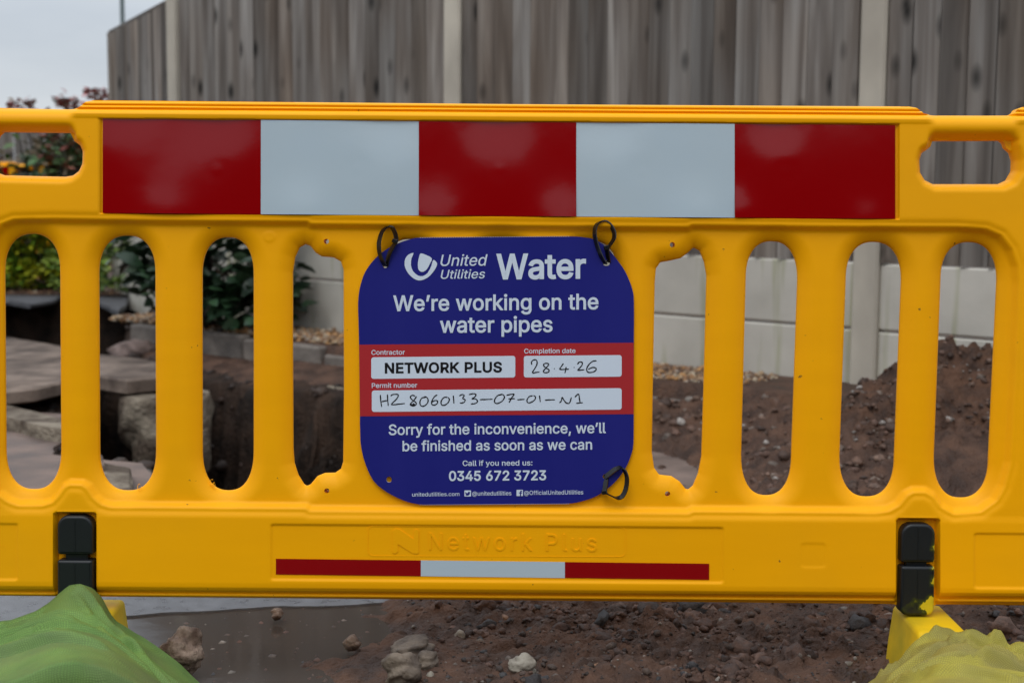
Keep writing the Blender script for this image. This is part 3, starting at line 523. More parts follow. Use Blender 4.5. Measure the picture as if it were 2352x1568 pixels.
# ------------------------------------------------------------------ lettering
GL = {",":[188,[[38,-119,68,71,137,71,84,-119]]],".":[188,[[95,-4,78,-1,63,9,53,24,50,41,53,59,63,73,78,83,95,87,113,83,128,73,138,59,141,41,138,24,128,9,113,-1]]],"0":[453,[[227,-7,191,-3,158,7,130,24,105,48,85,77,69,113,57,155,50,202,48,254,50,306,57,353,69,395,85,431,106,461,130,484,159,502,191,512,227,516,262,512,295,502,323,484,348,461,368,431,384,395,396,353,403,306,405,254,403,202,396,155,384,113,368,77,348,48,323,24,295,7,263,-3],[227,50,250,52,271,60,290,74,306,92,320,116,330,144,338,176,342,213,344,254,342,295,338,332,330,365,320,393,306,416,290,435,271,449,250,457,227,460,203,457,182,449,163,435,147,416,134,393,123,365,115,332,111,295,109,254,111,213,115,176,123,144,134,116,147,92,163,74,182,60,203,52]]],"2":[453,[[64,0,64,47,234,229,282,282,299,305,311,327,318,348,320,371,317,397,308,419,293,436,273,449,250,457,224,460,196,457,172,447,153,433,139,413,130,390,127,362,66,362,68,391,75,418,86,442,102,464,121,482,143,496,168,507,196,513,225,516,254,513,281,507,306,497,328,482,346,465,361,445,372,423,379,398,381,372,378,345,371,318,363,299,351,280,336,259,317,235,294,209,267,180,153,60,153,57,389,57,389,0]]],"3":[453,[[218,-7,188,-5,159,1,133,10,108,22,88,38,70,57,57,79,48,104,44,132,109,132,115,107,126,87,144,71,165,59,191,52,219,50,248,53,275,61,297,74,315,93,325,116,329,145,326,172,316,196,299,217,275,234,254,241,229,246,201,248,157,248,157,299,288,448,288,452,70,452,70,509,372,509,372,461,211,278,211,289,247,290,279,286,308,276,333,262,354,244,371,222,383,198,391,173,393,145,390,116,383,90,370,66,354,45,333,27,309,12,281,2,251,-5]]],"4":[453,[[40,105,40,158,247,509,311,509,109,166,109,163,413,163,413,105],[282,0,282,121,282,146,282,318,343,318,343,0]]],"5":[453,[[221,-7,192,-5,165,1,140,11,118,25,99,41,83,60,71,82,63,105,60,130,122,130,127,108,138,89,154,73,173,60,196,52,221,50,250,53,276,64,298,82,314,104,324,131,328,162,326,183,321,203,314,221,297,244,275,262,248,273,218,277,192,275,167,268,145,258,128,246,67,253,96,509,366,509,366,452,151,452,134,301,136,301,155,315,178,325,203,331,229,334,252,332,274,328,294,321,313,311,330,299,345,285,358,269,370,251,379,231,386,210,390,187,391,163,388,132,381,102,369,76,352,52,332,32,309,15,282,3,253,-4]]],"6":[453,[[226,-7,196,-4,168,3,142,15,119,31,100,51,84,74,73,101,66,130,64,162,65,187,71,212,80,239,93,268,112,302,137,340,252,509,322,509,151,261,145,261,165,288,196,307,214,312,235,314,265,312,291,305,316,295,337,280,355,262,370,240,380,215,387,187,389,157,387,127,379,98,368,73,352,50,333,30,310,14,284,3,257,-4],[226,48,254,52,279,63,299,79,314,101,324,128,327,157,324,187,314,213,299,235,279,251,254,262,226,265,198,262,174,252,153,235,138,214,128,188,125,158,128,128,138,102,153,79,174,63,198,52]]],"7":[453,[[97,0,323,448,323,452,62,452,62,509,391,509,391,449,165,0]]],":":[188,[[95,-4,78,-1,63,9,53,24,50,41,53,59,63,73,78,83,95,87,113,83,128,73,138,59,141,41,138,24,128,9,113,-1],[95,271,78,274,63,284,53,299,50,316,53,334,63,349,78,359,95,362,113,359,128,349,138,334,141,316,138,299,128,284,113,274]]],"@":[676,[[355,-135,307,-133,262,-126,221,-114,184,-98,151,-77,122,-53,98,-24,77,9,61,46,50,87,43,131,40,179,43,226,50,269,61,309,78,346,98,379,123,408,151,433,184,454,220,470,260,482,303,489,349,492,394,489,435,482,472,469,506,452,536,432,562,407,584,380,603,351,617,319,627,285,633,251,635,215,635,191,633,166,631,142,627,118,622,96,615,76,599,49,579,28,561,18,541,13,517,11,476,17,457,24,441,36,429,50,423,68,420,68,408,48,388,30,371,20,351,15,326,13,298,15,273,23,251,35,232,52,216,73,204,96,195,123,190,152,188,182,190,212,197,239,207,265,220,287,237,306,257,322,279,334,304,341,330,343,360,340,385,331,404,319,416,306,419,306,419,335,474,335,474,110,476,91,485,74,499,63,518,59,540,63,557,76,568,97,576,127,579,152,580,182,581,215,579,245,575,273,567,301,555,327,541,351,523,373,502,393,477,410,450,424,419,434,385,440,347,442,309,440,274,434,242,424,213,410,187,393,164,372,144,347,128,320,115,289,105,255,100,218,98,178,100,138,105,100,115,66,128,35,144,8,165,-17,188,-37,215,-54,246,-68,280,-78,317,-83,357,-85,412,-80,458,-69,489,-59,504,-107,464,-120,411,-131],[329,65,359,68,382,78,400,95,412,118,417,138,421,160,422,185,421,210,417,231,411,249,399,269,381,282,358,289,331,292,305,288,283,277,265,260,252,239,244,213,242,185,244,154,251,125,262,101,279,81,301,69]]],"C":[510,[[267,-7,225,-3,186,7,150,25,119,49,92,79,70,115,53,157,44,203,40,254,44,305,53,352,70,393,92,429,119,459,150,484,186,501,225,512,267,516,293,514,317,511,340,504,362,496,383,485,402,471,419,456,435,438,448,418,459,397,467,373,473,348,408,348,401,373,389,395,375,413,357,428,337,440,315,449,292,454,267,456,237,453,209,445,184,432,161,414,141,391,125,364,113,332,106,295,103,254,106,213,113,177,125,145,141,117,161,94,184,76,210,63,237,56,267,53,292,55,315,60,337,69,357,81,375,96,389,114,401,136,408,160,473,160,467,135,459,112,448,91,435,71,420,53,402,38,383,24,363,13,341,5,317,-2,293,-6]]],"E":[419,[[60,0,60,509,372,509,372,452,125,452,125,286,355,286,355,229,125,229,125,57,375,57,375,0]]],"K":[467,[[104,145,104,216,139,261,174,303,212,344,364,509,448,509,231,276,228,276],[60,0,60,509,125,509,125,334,124,225,125,193,125,0],[372,0,188,259,228,309,449,0]]],"L":[393,[[60,0,60,509,125,509,125,57,361,57,361,0]]],"N":[523,[[60,0,60,509,136,509,343,183,363,151,388,107,414,55,405,54,401,108,399,157,399,195,399,509,463,509,463,0,387,0,202,290,177,331,148,381,108,452,119,454,122,384,124,328,125,291,125,0]]],"O":[533,[[267,-7,225,-3,186,7,150,25,119,49,92,79,70,115,53,157,44,203,40,254,44,305,53,352,70,393,92,429,119,459,150,484,186,501,225,512,267,516,309,512,348,501,384,484,415,459,442,429,464,393,480,352,490,305,493,254,490,203,480,157,464,115,442,79,415,49,384,25,348,7,309,-3],[267,53,296,55,324,63,349,76,372,94,392,116,408,144,420,176,428,213,430,254,428,295,420,332,408,365,392,392,372,415,349,433,324,446,296,453,267,456,237,453,210,445,184,433,161,415,142,392,125,364,113,332,106,295,103,254,106,213,113,176,125,144,142,117,161,94,184,76,210,63,237,55]]],"P":[445,[[60,0,60,509,235,509,272,506,305,499,332,487,356,471,375,452,390,430,400,404,407,377,409,348,407,318,400,291,390,265,375,243,356,223,332,207,305,195,272,188,235,186,125,186,125,0],[125,242,233,242,257,244,279,248,297,256,318,272,333,294,342,319,344,348,342,376,333,402,318,423,297,439,279,446,257,451,232,452,125,452]]],"R":[449,[[60,0,60,509,236,509,273,506,305,500,333,489,356,473,376,455,390,433,401,408,407,381,409,352,407,323,401,296,390,271,376,250,356,232,333,217,305,206,273,200,236,198,96,198,96,255,234,255,258,256,280,260,298,267,319,281,334,300,342,324,345,352,342,380,334,405,319,425,298,440,279,446,258,451,233,452,125,452,125,0],[353,0,230,229,303,229,428,0]]],"S":[447,[[224,-9,188,-7,156,-1,128,9,102,23,81,40,64,60,51,83,42,109,38,137,104,137,110,110,123,88,142,71,166,59,194,52,224,49,246,50,267,54,286,60,311,74,329,92,341,114,346,139,342,161,332,179,316,193,296,205,245,222,184,239,145,253,112,269,86,289,67,313,56,341,52,372,54,400,62,425,75,448,92,468,113,484,138,498,165,508,195,514,227,516,259,514,289,508,316,498,340,484,360,468,377,449,390,427,398,403,401,378,337,378,332,402,320,421,302,437,280,449,254,456,225,459,194,456,167,448,145,435,129,418,118,398,115,376,119,352,131,334,148,319,169,308,212,293,264,279,312,264,336,252,359,238,379,220,395,198,402,180,407,161,408,139,406,112,399,87,386,64,370,43,349,25,323,11,294,0,261,-7]]],"T":[449,[[32,452,32,509,417,509,417,452,257,452,257,0,193,0,193,452]]],"U":[517,[[259,-8,220,-6,186,2,154,15,126,33,103,55,85,80,71,108,63,140,60,173,60,509,124,509,124,178,126,155,132,133,141,113,153,95,169,80,187,68,208,59,232,53,259,52,285,53,309,59,331,68,349,80,364,95,377,113,385,133,391,155,393,178,393,509,457,509,457,173,454,140,446,108,433,80,414,55,391,33,363,15,332,2,297,-6]]],"W":[686,[[155,0,16,509,82,509,163,196,175,145,187,94,197,40,189,40,200,94,211,145,224,196,306,509,380,509,462,196,474,145,486,94,497,40,488,40,499,94,510,145,523,196,603,509,670,509,530,0,455,0,368,323,351,391,336,475,350,475,335,395,318,323,230,0]]],"a":[389,[[160,-9,137,-7,115,-3,94,5,76,15,60,29,48,45,38,63,32,84,30,108,34,138,43,161,58,179,78,193,100,203,125,211,178,220,234,227,265,235,276,255,276,257,273,279,267,297,256,311,240,322,220,329,196,331,171,329,149,322,118,301,100,274,41,291,51,313,64,331,79,346,95,358,114,368,133,375,153,380,173,383,194,384,239,379,263,372,286,360,306,343,322,320,330,301,335,278,337,251,337,0,277,0,277,52,272,52,252,25,236,12,215,1,190,-6],[170,45,202,49,228,59,248,74,263,93,272,115,276,138,276,190,259,182,231,176,200,171,175,168,134,159,117,150,103,139,95,124,92,105,94,87,102,72,114,61,130,52,149,47]]],"b":[424,[[229,-8,198,-5,172,4,153,17,138,31,118,59,112,59,112,0,53,0,53,509,114,509,114,319,118,319,137,346,152,360,171,373,197,381,229,384,259,382,287,374,313,361,335,342,354,320,370,293,381,261,388,227,390,189,388,151,381,116,370,84,355,57,336,34,313,16,288,3,260,-6],[220,47,242,49,262,55,279,66,294,80,306,97,316,117,323,139,327,163,328,189,327,215,323,239,316,261,307,281,295,298,280,311,262,322,243,328,220,330,198,328,178,322,161,312,147,299,134,282,125,263,118,241,114,216,113,189,114,162,118,138,125,115,135,95,147,78,162,65,179,55,198,49]]],"c":[396,[[207,-8,174,-5,144,3,117,16,93,35,72,58,56,85,44,116,37,150,34,187,37,225,44,260,56,291,72,318,93,341,117,360,144,374,174,382,207,384,234,383,260,377,284,368,305,356,324,341,340,322,353,301,362,277,303,262,290,289,270,311,242,325,207,330,184,328,163,321,145,310,130,296,118,278,108,258,102,236,98,212,96,187,98,163,102,139,108,117,118,97,130,80,145,66,163,55,184,49,207,46,243,52,271,66,292,89,304,117,363,102,354,78,341,56,325,37,306,21,285,9,261,-1,235,-6]]],"d":[424,[[195,-8,165,-6,137,3,111,16,89,34,70,57,55,84,43,116,36,151,34,189,36,227,43,261,55,293,70,320,89,342,112,361,137,374,165,382,196,384,228,381,253,373,272,360,287,346,306,319,311,319,311,509,372,509,372,0,313,0,313,59,307,59,287,31,272,17,252,4,227,-5],[205,47,226,49,246,55,263,65,278,78,290,95,299,115,306,138,310,162,312,189,310,216,306,241,300,263,290,282,278,299,263,312,246,322,227,328,205,330,182,328,162,322,145,311,130,298,118,281,108,261,102,239,98,215,96,189,98,163,102,139,109,117,118,97,130,80,145,66,162,55,182,49]]],"e":[404,[[212,-8,177,-5,145,3,117,16,92,35,72,58,56,85,44,116,37,150,34,187,36,224,44,258,55,290,71,317,91,340,115,359,142,373,172,382,205,384,226,383,246,380,266,374,285,366,303,355,319,341,334,324,347,305,357,282,365,256,370,227,371,194,371,169,97,169,98,151,102,127,110,106,121,88,135,73,151,61,169,53,190,48,212,46,234,48,254,53,271,61,285,73,297,88,306,105,365,91,353,63,335,39,320,26,302,14,283,4,261,-3,237,-7],[97,221,309,221,308,226,304,248,298,269,283,294,263,314,237,326,205,330,183,328,164,323,146,313,125,294,109,270,99,241]]],"f":[254,[[228,379,228,327,6,327,6,379],[81,0,81,432,84,461,96,486,113,505,135,519,161,527,187,530,222,527,243,521,227,468,215,472,195,474,171,470,154,460,145,443,142,419,142,0]]],"g":[425,[[207,-151,180,-149,156,-146,134,-140,105,-127,82,-110,64,-91,51,-69,101,-41,122,-66,136,-78,154,-88,178,-95,207,-97,236,-95,261,-87,282,-75,298,-58,308,-34,311,-6,311,68,306,68,287,41,272,28,252,16,227,8,195,5,165,7,138,14,113,27,90,43,71,65,55,90,43,120,36,154,34,191,36,229,43,263,55,293,71,320,90,342,112,361,138,374,166,382,196,384,228,382,253,373,273,360,288,346,308,319,313,319,313,379,372,379,372,-9,370,-40,363,-67,350,-90,334,-109,314,-124,291,-136,265,-144,237,-149],[205,59,227,61,246,66,264,75,285,95,300,121,307,142,311,166,312,193,311,219,307,242,300,264,291,283,279,299,264,312,247,322,227,328,205,330,182,328,163,322,145,312,130,298,118,282,109,262,102,241,98,218,96,193,98,167,102,144,109,123,124,96,145,76,163,66,183,61]]],"h":[410,[[114,227,114,0,53,0,53,509,114,509,114,287,102,287,116,319,132,344,152,362,175,374,200,382,227,384,252,383,275,377,295,369,313,356,328,340,341,321,350,298,355,271,357,240,357,0,296,0,296,235,293,263,286,286,273,304,256,318,235,326,210,329,184,326,161,317,141,303,126,283,117,257]]],"i":[167,[[53,0,53,379,114,379,114,0],[84,443,67,446,54,455,44,468,41,483,44,499,54,512,67,521,84,524,100,521,114,512,123,499,126,483,123,468,114,455,100,446]]],"k":[381,[[110,137,110,212,121,212,284,379,360,379,184,199,177,199],[53,0,53,509,114,509,114,0],[294,0,148,186,191,229,372,0]]],"l":[189,[[139,-2,112,0,91,8,74,20,62,37,55,59,53,84,53,509,114,509,114,99,115,77,120,62,130,54,146,52,160,53,170,54,181,3,162,-1]]],"m":[610,[[53,0,53,379,112,379,112,295,108,295,118,323,132,346,151,363,172,376,195,384,219,386,245,383,268,375,287,361,303,342,314,320,321,295,312,295,322,321,337,343,357,361,381,375,407,383,437,386,458,385,478,380,497,372,514,361,529,346,541,328,550,307,555,283,557,255,557,0,496,0,496,254,493,279,485,298,473,313,447,326,419,330,395,328,374,320,358,307,345,290,338,270,335,247,335,0,274,0,274,260,269,288,253,311,229,326,199,330,178,328,158,320,140,307,126,289,117,266,114,238,114,0]]],"n":[410,[[114,227,114,0,53,0,53,379,112,379,112,287,102,287,116,319,132,344,152,362,175,374,200,382,227,384,252,383,275,377,295,369,313,356,328,340,341,321,350,298,355,271,357,240,357,0,296,0,296,235,293,263,286,286,273,304,256,318,235,326,210,329,184,326,161,317,141,303,126,283,117,257]]],"o":[415,[[207,-8,174,-5,144,3,117,16,93,35,72,58,56,85,44,116,37,150,34,187,37,225,44,260,56,291,72,318,93,341,117,360,144,374,174,382,207,384,241,382,271,374,299,360,323,341,343,318,359,291,371,260,379,225,381,187,379,150,371,116,359,85,343,58,323,35,299,16,271,3,241,-5],[207,46,231,49,252,55,270,66,285,80,298,97,307,117,314,139,318,163,319,187,318,212,314,236,307,258,298,278,285,296,270,310,252,321,231,328,207,330,184,328,163,321,145,310,130,296,118,278,108,258,102,236,98,212,96,187,98,163,102,139,108,117,118,97,130,80,145,66,163,55,184,49]]],"p":[424,[[53,-143,53,379,112,379,112,319,118,319,137,346,152,360,171,373,197,381,229,384,259,382,287,374,313,361,335,342,354,320,370,293,381,261,388,227,390,189,388,151,381,116,370,84,355,57,336,34,313,16,288,3,260,-6,229,-8,198,-5,173,4,153,17,138,31,118,59,114,59,114,-143],[220,47,242,49,262,55,279,66,294,80,306,97,316,117,323,139,327,163,328,189,327,215,323,239,316,261,307,281,295,298,280,311,262,322,243,328,220,330,198,328,178,322,161,312,147,299,134,282,125,263,118,241,114,216,113,189,114,162,118,138,125,115,135,95,147,78,162,65,179,55,198,49]]],"r":[259,[[53,0,53,379,112,379,112,321,115,321,130,347,152,367,171,377,191,383,213,385,229,384,243,384,243,322,230,324,207,326,182,323,159,315,140,301,126,284,117,262,114,237,114,0]]],"s":[365,[[182,-8,157,-7,133,-3,112,3,93,12,76,24,62,38,50,54,41,73,36,94,94,107,105,79,124,60,150,49,181,45,206,47,227,53,244,62,262,81,268,103,265,121,254,136,237,147,212,155,149,170,118,180,92,192,72,208,58,227,50,249,47,274,49,295,55,314,65,332,79,347,95,360,115,370,137,378,161,383,187,384,212,383,234,379,254,372,279,358,299,339,314,316,324,290,268,277,258,298,243,316,219,328,187,333,156,329,131,317,114,299,109,277,112,258,124,243,144,232,172,223,229,209,261,200,287,187,306,171,320,153,328,131,331,107,329,85,323,65,312,47,298,31,281,18,260,6,236,-2,210,-7]]],"t":[227,[[204,379,204,327,6,327,6,379],[65,471,126,471,126,98,128,76,136,61,150,53,170,50,185,51,202,54,213,2,192,-3,168,-4,138,-1,113,7,92,21,77,41,68,64,65,93]]],"u":[410,[[182,-5,158,-3,135,2,115,11,97,23,82,39,69,59,60,82,54,109,53,139,53,379,114,379,114,144,116,117,124,94,137,75,154,61,175,53,200,50,226,53,249,62,268,77,283,97,293,122,296,153,296,379,357,379,357,0,298,0,298,92,307,92,294,60,277,35,257,17,234,5,209,-3]]],"v":[389,[[163,0,17,379,84,379,165,155,187,87,206,21,184,21,203,87,224,155,305,379,371,379,226,0]]],"w":[567,[[138,0,23,379,87,379,133,214,154,137,175,41,165,41,186,135,206,214,252,379,316,379,362,214,382,136,402,41,391,41,413,135,434,214,480,379,545,379,429,0,368,0,319,172,305,225,291,280,277,338,291,338,277,280,263,225,248,172,199,0]]],"y":[389,[[47,-139,61,-86,71,-87,104,-89,118,-84,130,-74,141,-58,151,-36,163,-1,17,379,84,379,165,155,187,87,206,21,184,21,202,87,224,155,305,379,371,379,204,-58,191,-85,177,-107,159,-124,139,-136,117,-143,91,-145,65,-143]]],"’":[177,[[52,318,82,509,151,509,98,318]]]}
CAPH = max(GL['N'][1][0][1::2]) / 1000
def curve_mesh(splines, offset=0, extrude=0, bevel=0, res=1):
    c = bpy.data.curves.new('tmp', 'CURVE'); c.dimensions = '2D'; c.fill_mode = 'BOTH' if extrude or bevel else 'FRONT'
    c.offset = offset; c.extrude = extrude; c.bevel_depth = bevel; c.bevel_resolution = res; c.resolution_u = 1
    for s in splines:
        sp = c.splines.new('POLY'); sp.points.add(len(s) - 1); sp.use_cyclic_u = True
        sp.points.foreach_set('co', np.array([(a, b, 0, 1) for a, b in s], float).ravel())
    o = bpy.data.objects.new('tmp', c); COL.objects.link(o); bpy.context.view_layer.update()
    dg = bpy.context.evaluated_depsgraph_get(); me = o.evaluated_get(dg).to_mesh()
    V = np.array([v.co[:] for v in me.vertices]); F = [list(p.vertices) for p in me.polygons]
    o.to_mesh_clear()
    bpy.data.objects.remove(o); bpy.data.curves.remove(c)
    return V, F
def line_splines(s, track=0, shear=0):
    x = 0; out = []
    for ch in s:
        if ch == ' ': x += .20 + track; continue
        adv, cs = GL[ch]
        for c in cs:
            P = np.array(c, float).reshape(-1, 2) / 1000
            out.append(np.stack([P[:, 0] + x + shear * P[:, 1], P[:, 1]], 1))
        x += adv / 1000 + track
    return out
GC = {}
def glyph_mesh(ch, extrude, bevel):
    key = (ch, extrude, bevel)
    if key not in GC:
        C_ = [np.array(q_, float).reshape(-1, 2) / 1000 for q_ in GL[ch][1]]
        C_ = [P[np.linalg.norm(P - np.roll(P, 1, 0), axis=1) > .0025] for P in C_]; ar = [np.sum(P[:, 0] * np.roll(P[:, 1], -1) - np.roll(P[:, 0], -1) * P[:, 1]) for P in C_]
        big = max(range(len(C_)), key=lambda i_: abs(ar[i_])); sgn_ = ar[big]; main, over = [C_[big]], []
        for i_, P in enumerate(C_):
            if i_ == big: continue
            B = C_[big]; ov = ar[i_] * sgn_ > 0 and min(P[:, 0].max(), B[:, 0].max()) - max(P[:, 0].min(), B[:, 0].min()) > .003 and min(P[:, 1].max(), B[:, 1].max()) - max(P[:, 1].min(), B[:, 1].min()) > .003
            (over if ov else main).append(P)
        V, F = curve_mesh(main, 0, extrude, bevel); F = list(F)
        for P in over:
            V2, F2 = curve_mesh([P], 0, extrude, bevel); V2[:, 2] -= .0004 if extrude else .00004; F += [[i_ + len(V) for i_ in f] for f in F2]; V = np.concatenate([V, V2])
        GC[key] = (V, F)
    return GC[key]
def text(name, s, x0, x1, yb0, yb1, captop, t, m, parent, bold=.012, track=0, shear=0, extrude=0, bevel=0):
    """x0..x1 extent, baseline y at both ends and the y of the capital's top at x0 (2352 px picture measures, on the height t)"""
    sp = line_splines(s, track, shear); V = np.zeros((0, 3)); F = []; pen = 0; parts = []
    for ch in s:
        if ch == ' ': pen += .20 + track; continue
        g = glyph_mesh(ch, extrude, bevel); v = g[0].copy(); v[:, 0] += pen + shear * v[:, 1]; parts.append(len(V)); F += [[i + len(V) for i in f] for f in g[1]]; V = np.concatenate([V, v]); pen += GL[ch][0] / 1000 + track
    if bold > 0:                                  # heavier strokes: a mitred ribbon along every outline, a hair below the fill
        Vs = [V]; n0 = len(V); F = list(F); outer = None
        for P in sp:
            ar = np.sum(P[:, 0] * np.roll(P[:, 1], -1) - np.roll(P[:, 0], -1) * P[:, 1])
            if outer is None: outer = math.copysign(1, ar)
            d = np.roll(P, -1, 0) - P; ln = np.linalg.norm(d, axis=1); ok = ln > 1e-5; P = P[ok]; d = np.roll(P, -1, 0) - P; d /= np.linalg.norm(d, axis=1)[:, None]
            n1 = np.stack([d[:, 1], -d[:, 0]], 1) * outer; nm = n1 + np.roll(n1, 1, 0); q_ = np.maximum((nm * n1).sum(1), .45)
            nm = nm / q_[:, None]; mq = len(P)
            Vs += [np.column_stack([P - nm * .004, np.full(mq, -.00008)]), np.column_stack([P + nm * bold, np.full(mq, -.00008)])]
            for i in range(mq): j = (i + 1) % mq; F.append([n0 + i, n0 + j, n0 + mq + j, n0 + mq + i])
            n0 += 2 * mq
        V = np.concatenate(Vs)
    a, b = V[:, 0].min(), V[:, 0].max(); k = (V[:, 0] - a) / (b - a)
    X = x0 + k * (x1 - x0); Y = yb0 + k * (yb1 - yb0) - V[:, 1] / (CAPH + bold) * (yb0 - captop)
    # measure the page through a plane map: picture -> board
    u, v = bp(X, Y, t)
    W = bw(u, v, t + V[:, 2])
    if extrude:                                   # each raised letter is a piece of its own
        for k_, p0 in enumerate(parts):
            p1 = parts[k_ + 1] if k_ + 1 < len(parts) else len(V)
            obj(name, W[p0:p1], [[i - p0 for i in f] for f in F if p0 <= f[0] < p1], m, parent, smooth=False)
        return
    return obj(name, W, F, m, parent, smooth=False)
def flat(name, pts_list, t, m, parent, extrude=0, bevel=0, offset=0):
    """flat shape from picture-measured outlines laid on the height t"""
    sp = []
    for p in pts_list:
        p = np.array(p, float); u, v = bp(p[:, 0], p[:, 1], t); sp.append(np.stack([u, v], 1))
    V, F = curve_mesh(sp, offset, extrude, bevel, 3)
    return obj(name, bw(V[:, 0], V[:, 1], t + V[:, 2]), F, m, parent, smooth=bool(bevel), sharp=40)

# moulded lettering of the bottom rail
text('moulded_letter', 'Network Plus', 985.7, 1370, 1262, 1265.5, 1223, .0292, M['yellow'], barrier, bold=0, track=.085, extrude=.0010, bevel=.0)
zc = lambda P: [(746.4 + a * .3418, 1032.4 + b * .3418) for a, b in P]
flat('moulded_emblem', [zc([(455, 545), (475, 530), (500, 532), (595, 598), (597, 550), (605, 535), (620, 532), (630, 545), (630, 690), (620, 697), (590, 695), (490, 633), (490, 685), (470, 697), (455, 690)])], .0292, M['yellow'], barrier, extrude=.0011)
def rrect(x0, x1, y0, y1, r, skew=0, k=5):
    P = []
    for cx_, cy_, a0 in ((x1 - r, y0 + r, -90), (x1 - r, y1 - r, 0), (x0 + r, y1 - r, 90), (x0 + r, y0 + r, 180)):
        for i in range(k + 1):
            a = math.radians(a0 + 90 * i / k); X = cx_ + r * math.cos(a); P.append((X, cy_ + r * math.sin(a) + skew * (X - x0)))
    return P
flat('moulded_border', [rrect(844, 1438, 1206.5, 1277, 13, .0035), rrect(846, 1436, 1208.5, 1275, 11.5, .0035)], .0290, M['yellow'], barrier, extrude=.0006)
text('moulded_letter', 'n', 0, 13.5, 1263.5, 1263.6, 1247, .0290, M['yellow'], barrier, bold=0, extrude=.0006)

# feet with black pegs
def prism_world(profile, x0b, x1b, x0t, x1t, ztop):
    """profile: closed list of (y, z); width tapers with z from the bottom pair to the top pair"""
    n = len(profile); V = []
    for side in (0, 1):
        for (y, z) in profile:
            k = min(max(z / ztop, 0), 1); V.append(((x0b if side == 0 else x1b) * (1 - k) + (x0t if side == 0 else x1t) * k, y, z))
    F = [list(range(n - 1, -1, -1)), list(range(n, 2 * n))] + [(i, (i + 1) % n, n + (i + 1) % n, n + i) for i in range(n)]
    return np.array(V), F
def bevelled(V, F, wd, seg=3):
    import bmesh
    bm = bmesh.new(); vs = [bm.verts.new(v) for v in V]
    for f in F: bm.faces.new([vs[i] for i in f])
    bmesh.ops.recalc_face_normals(bm, faces=bm.faces)
    bmesh.ops.bevel(bm, geom=list(bm.edges), offset=wd, segments=seg, affect='EDGES', profile=.5, clamp_overlap=True)
    bm.verts.index_update(); V2 = np.array([v.co[:] for v in bm.verts]); F2 = [[v.index for v in f.verts] for f in bm.faces]; bm.free()
    return V2, F2
M['footy'] = mat('muddy_yellow_foot', (.78, .50, .006), .5, .4, col2=(.50, .36, .012), nscale=12, ndetail=6, lo=.45, hi=.75, bump=.3, bscale=90, bdist=.001)
def peg_paint():
    m = mat('black_rubber_with_yellow_paint', (.007, .009, .011), .4, .4, bump=.3, bscale=60, bdist=.001)
    t = m.node_tree; n = t.nodes; l = t.links; b = n['Principled BSDF']
    g = n.new('ShaderNodeTexCoord'); nn = n.new('ShaderNodeTexNoise'); nn.inputs['Scale'].default_value = 42; nn.inputs['Detail'].default_value = 6
    l.new(g.outputs['Object'], nn.inputs[0]); sp = n.new('ShaderNodeSeparateXYZ'); l.new(g.outputs['Object'], sp.inputs[0])
    a = n.new('ShaderNodeMapRange'); a.inputs['From Min'].default_value = .20; a.inputs['From Max'].default_value = .12; a.inputs['To Max'].default_value = .30; l.new(sp.outputs['Z'], a.inputs[0])
    c = n.new('ShaderNodeMapRange'); c.inputs['From Min'].default_value = PEGX; c.inputs['From Max'].default_value = PEGX + .028; c.inputs['To Min'].default_value = -.16; c.inputs['To Max'].default_value = .20; l.new(sp.outputs['X'], c.inputs[0])
    s1 = n.new('ShaderNodeMath'); l.new(nn.outputs[0], s1.inputs[0]); l.new(a.outputs[0], s1.inputs[1]); s2 = n.new('ShaderNodeMath'); l.new(s1.outputs[0], s2.inputs[0]); l.new(c.outputs[0], s2.inputs[1])
    r = n.new('ShaderNodeValToRGB'); l.new(s2.outputs[0], r.inputs[0]); e = r.color_ramp.elements
    e[0].position = .60; e[0].color = (.007, .009, .011, 1); e[1].position = .76; e[1].color = (.62, .46, .01, 1); x = e.new(.70); x.color = (.03, .038, .006, 1); x = e.new(.745); x.color = (.12, .12, .006, 1)
    l.new(r.outputs[0], b.inputs['Base Color']); return m
PEGX = float(bp(np.array(2108.0), np.array(1340.0), .03)[0])
M['pegp'] = peg_paint()
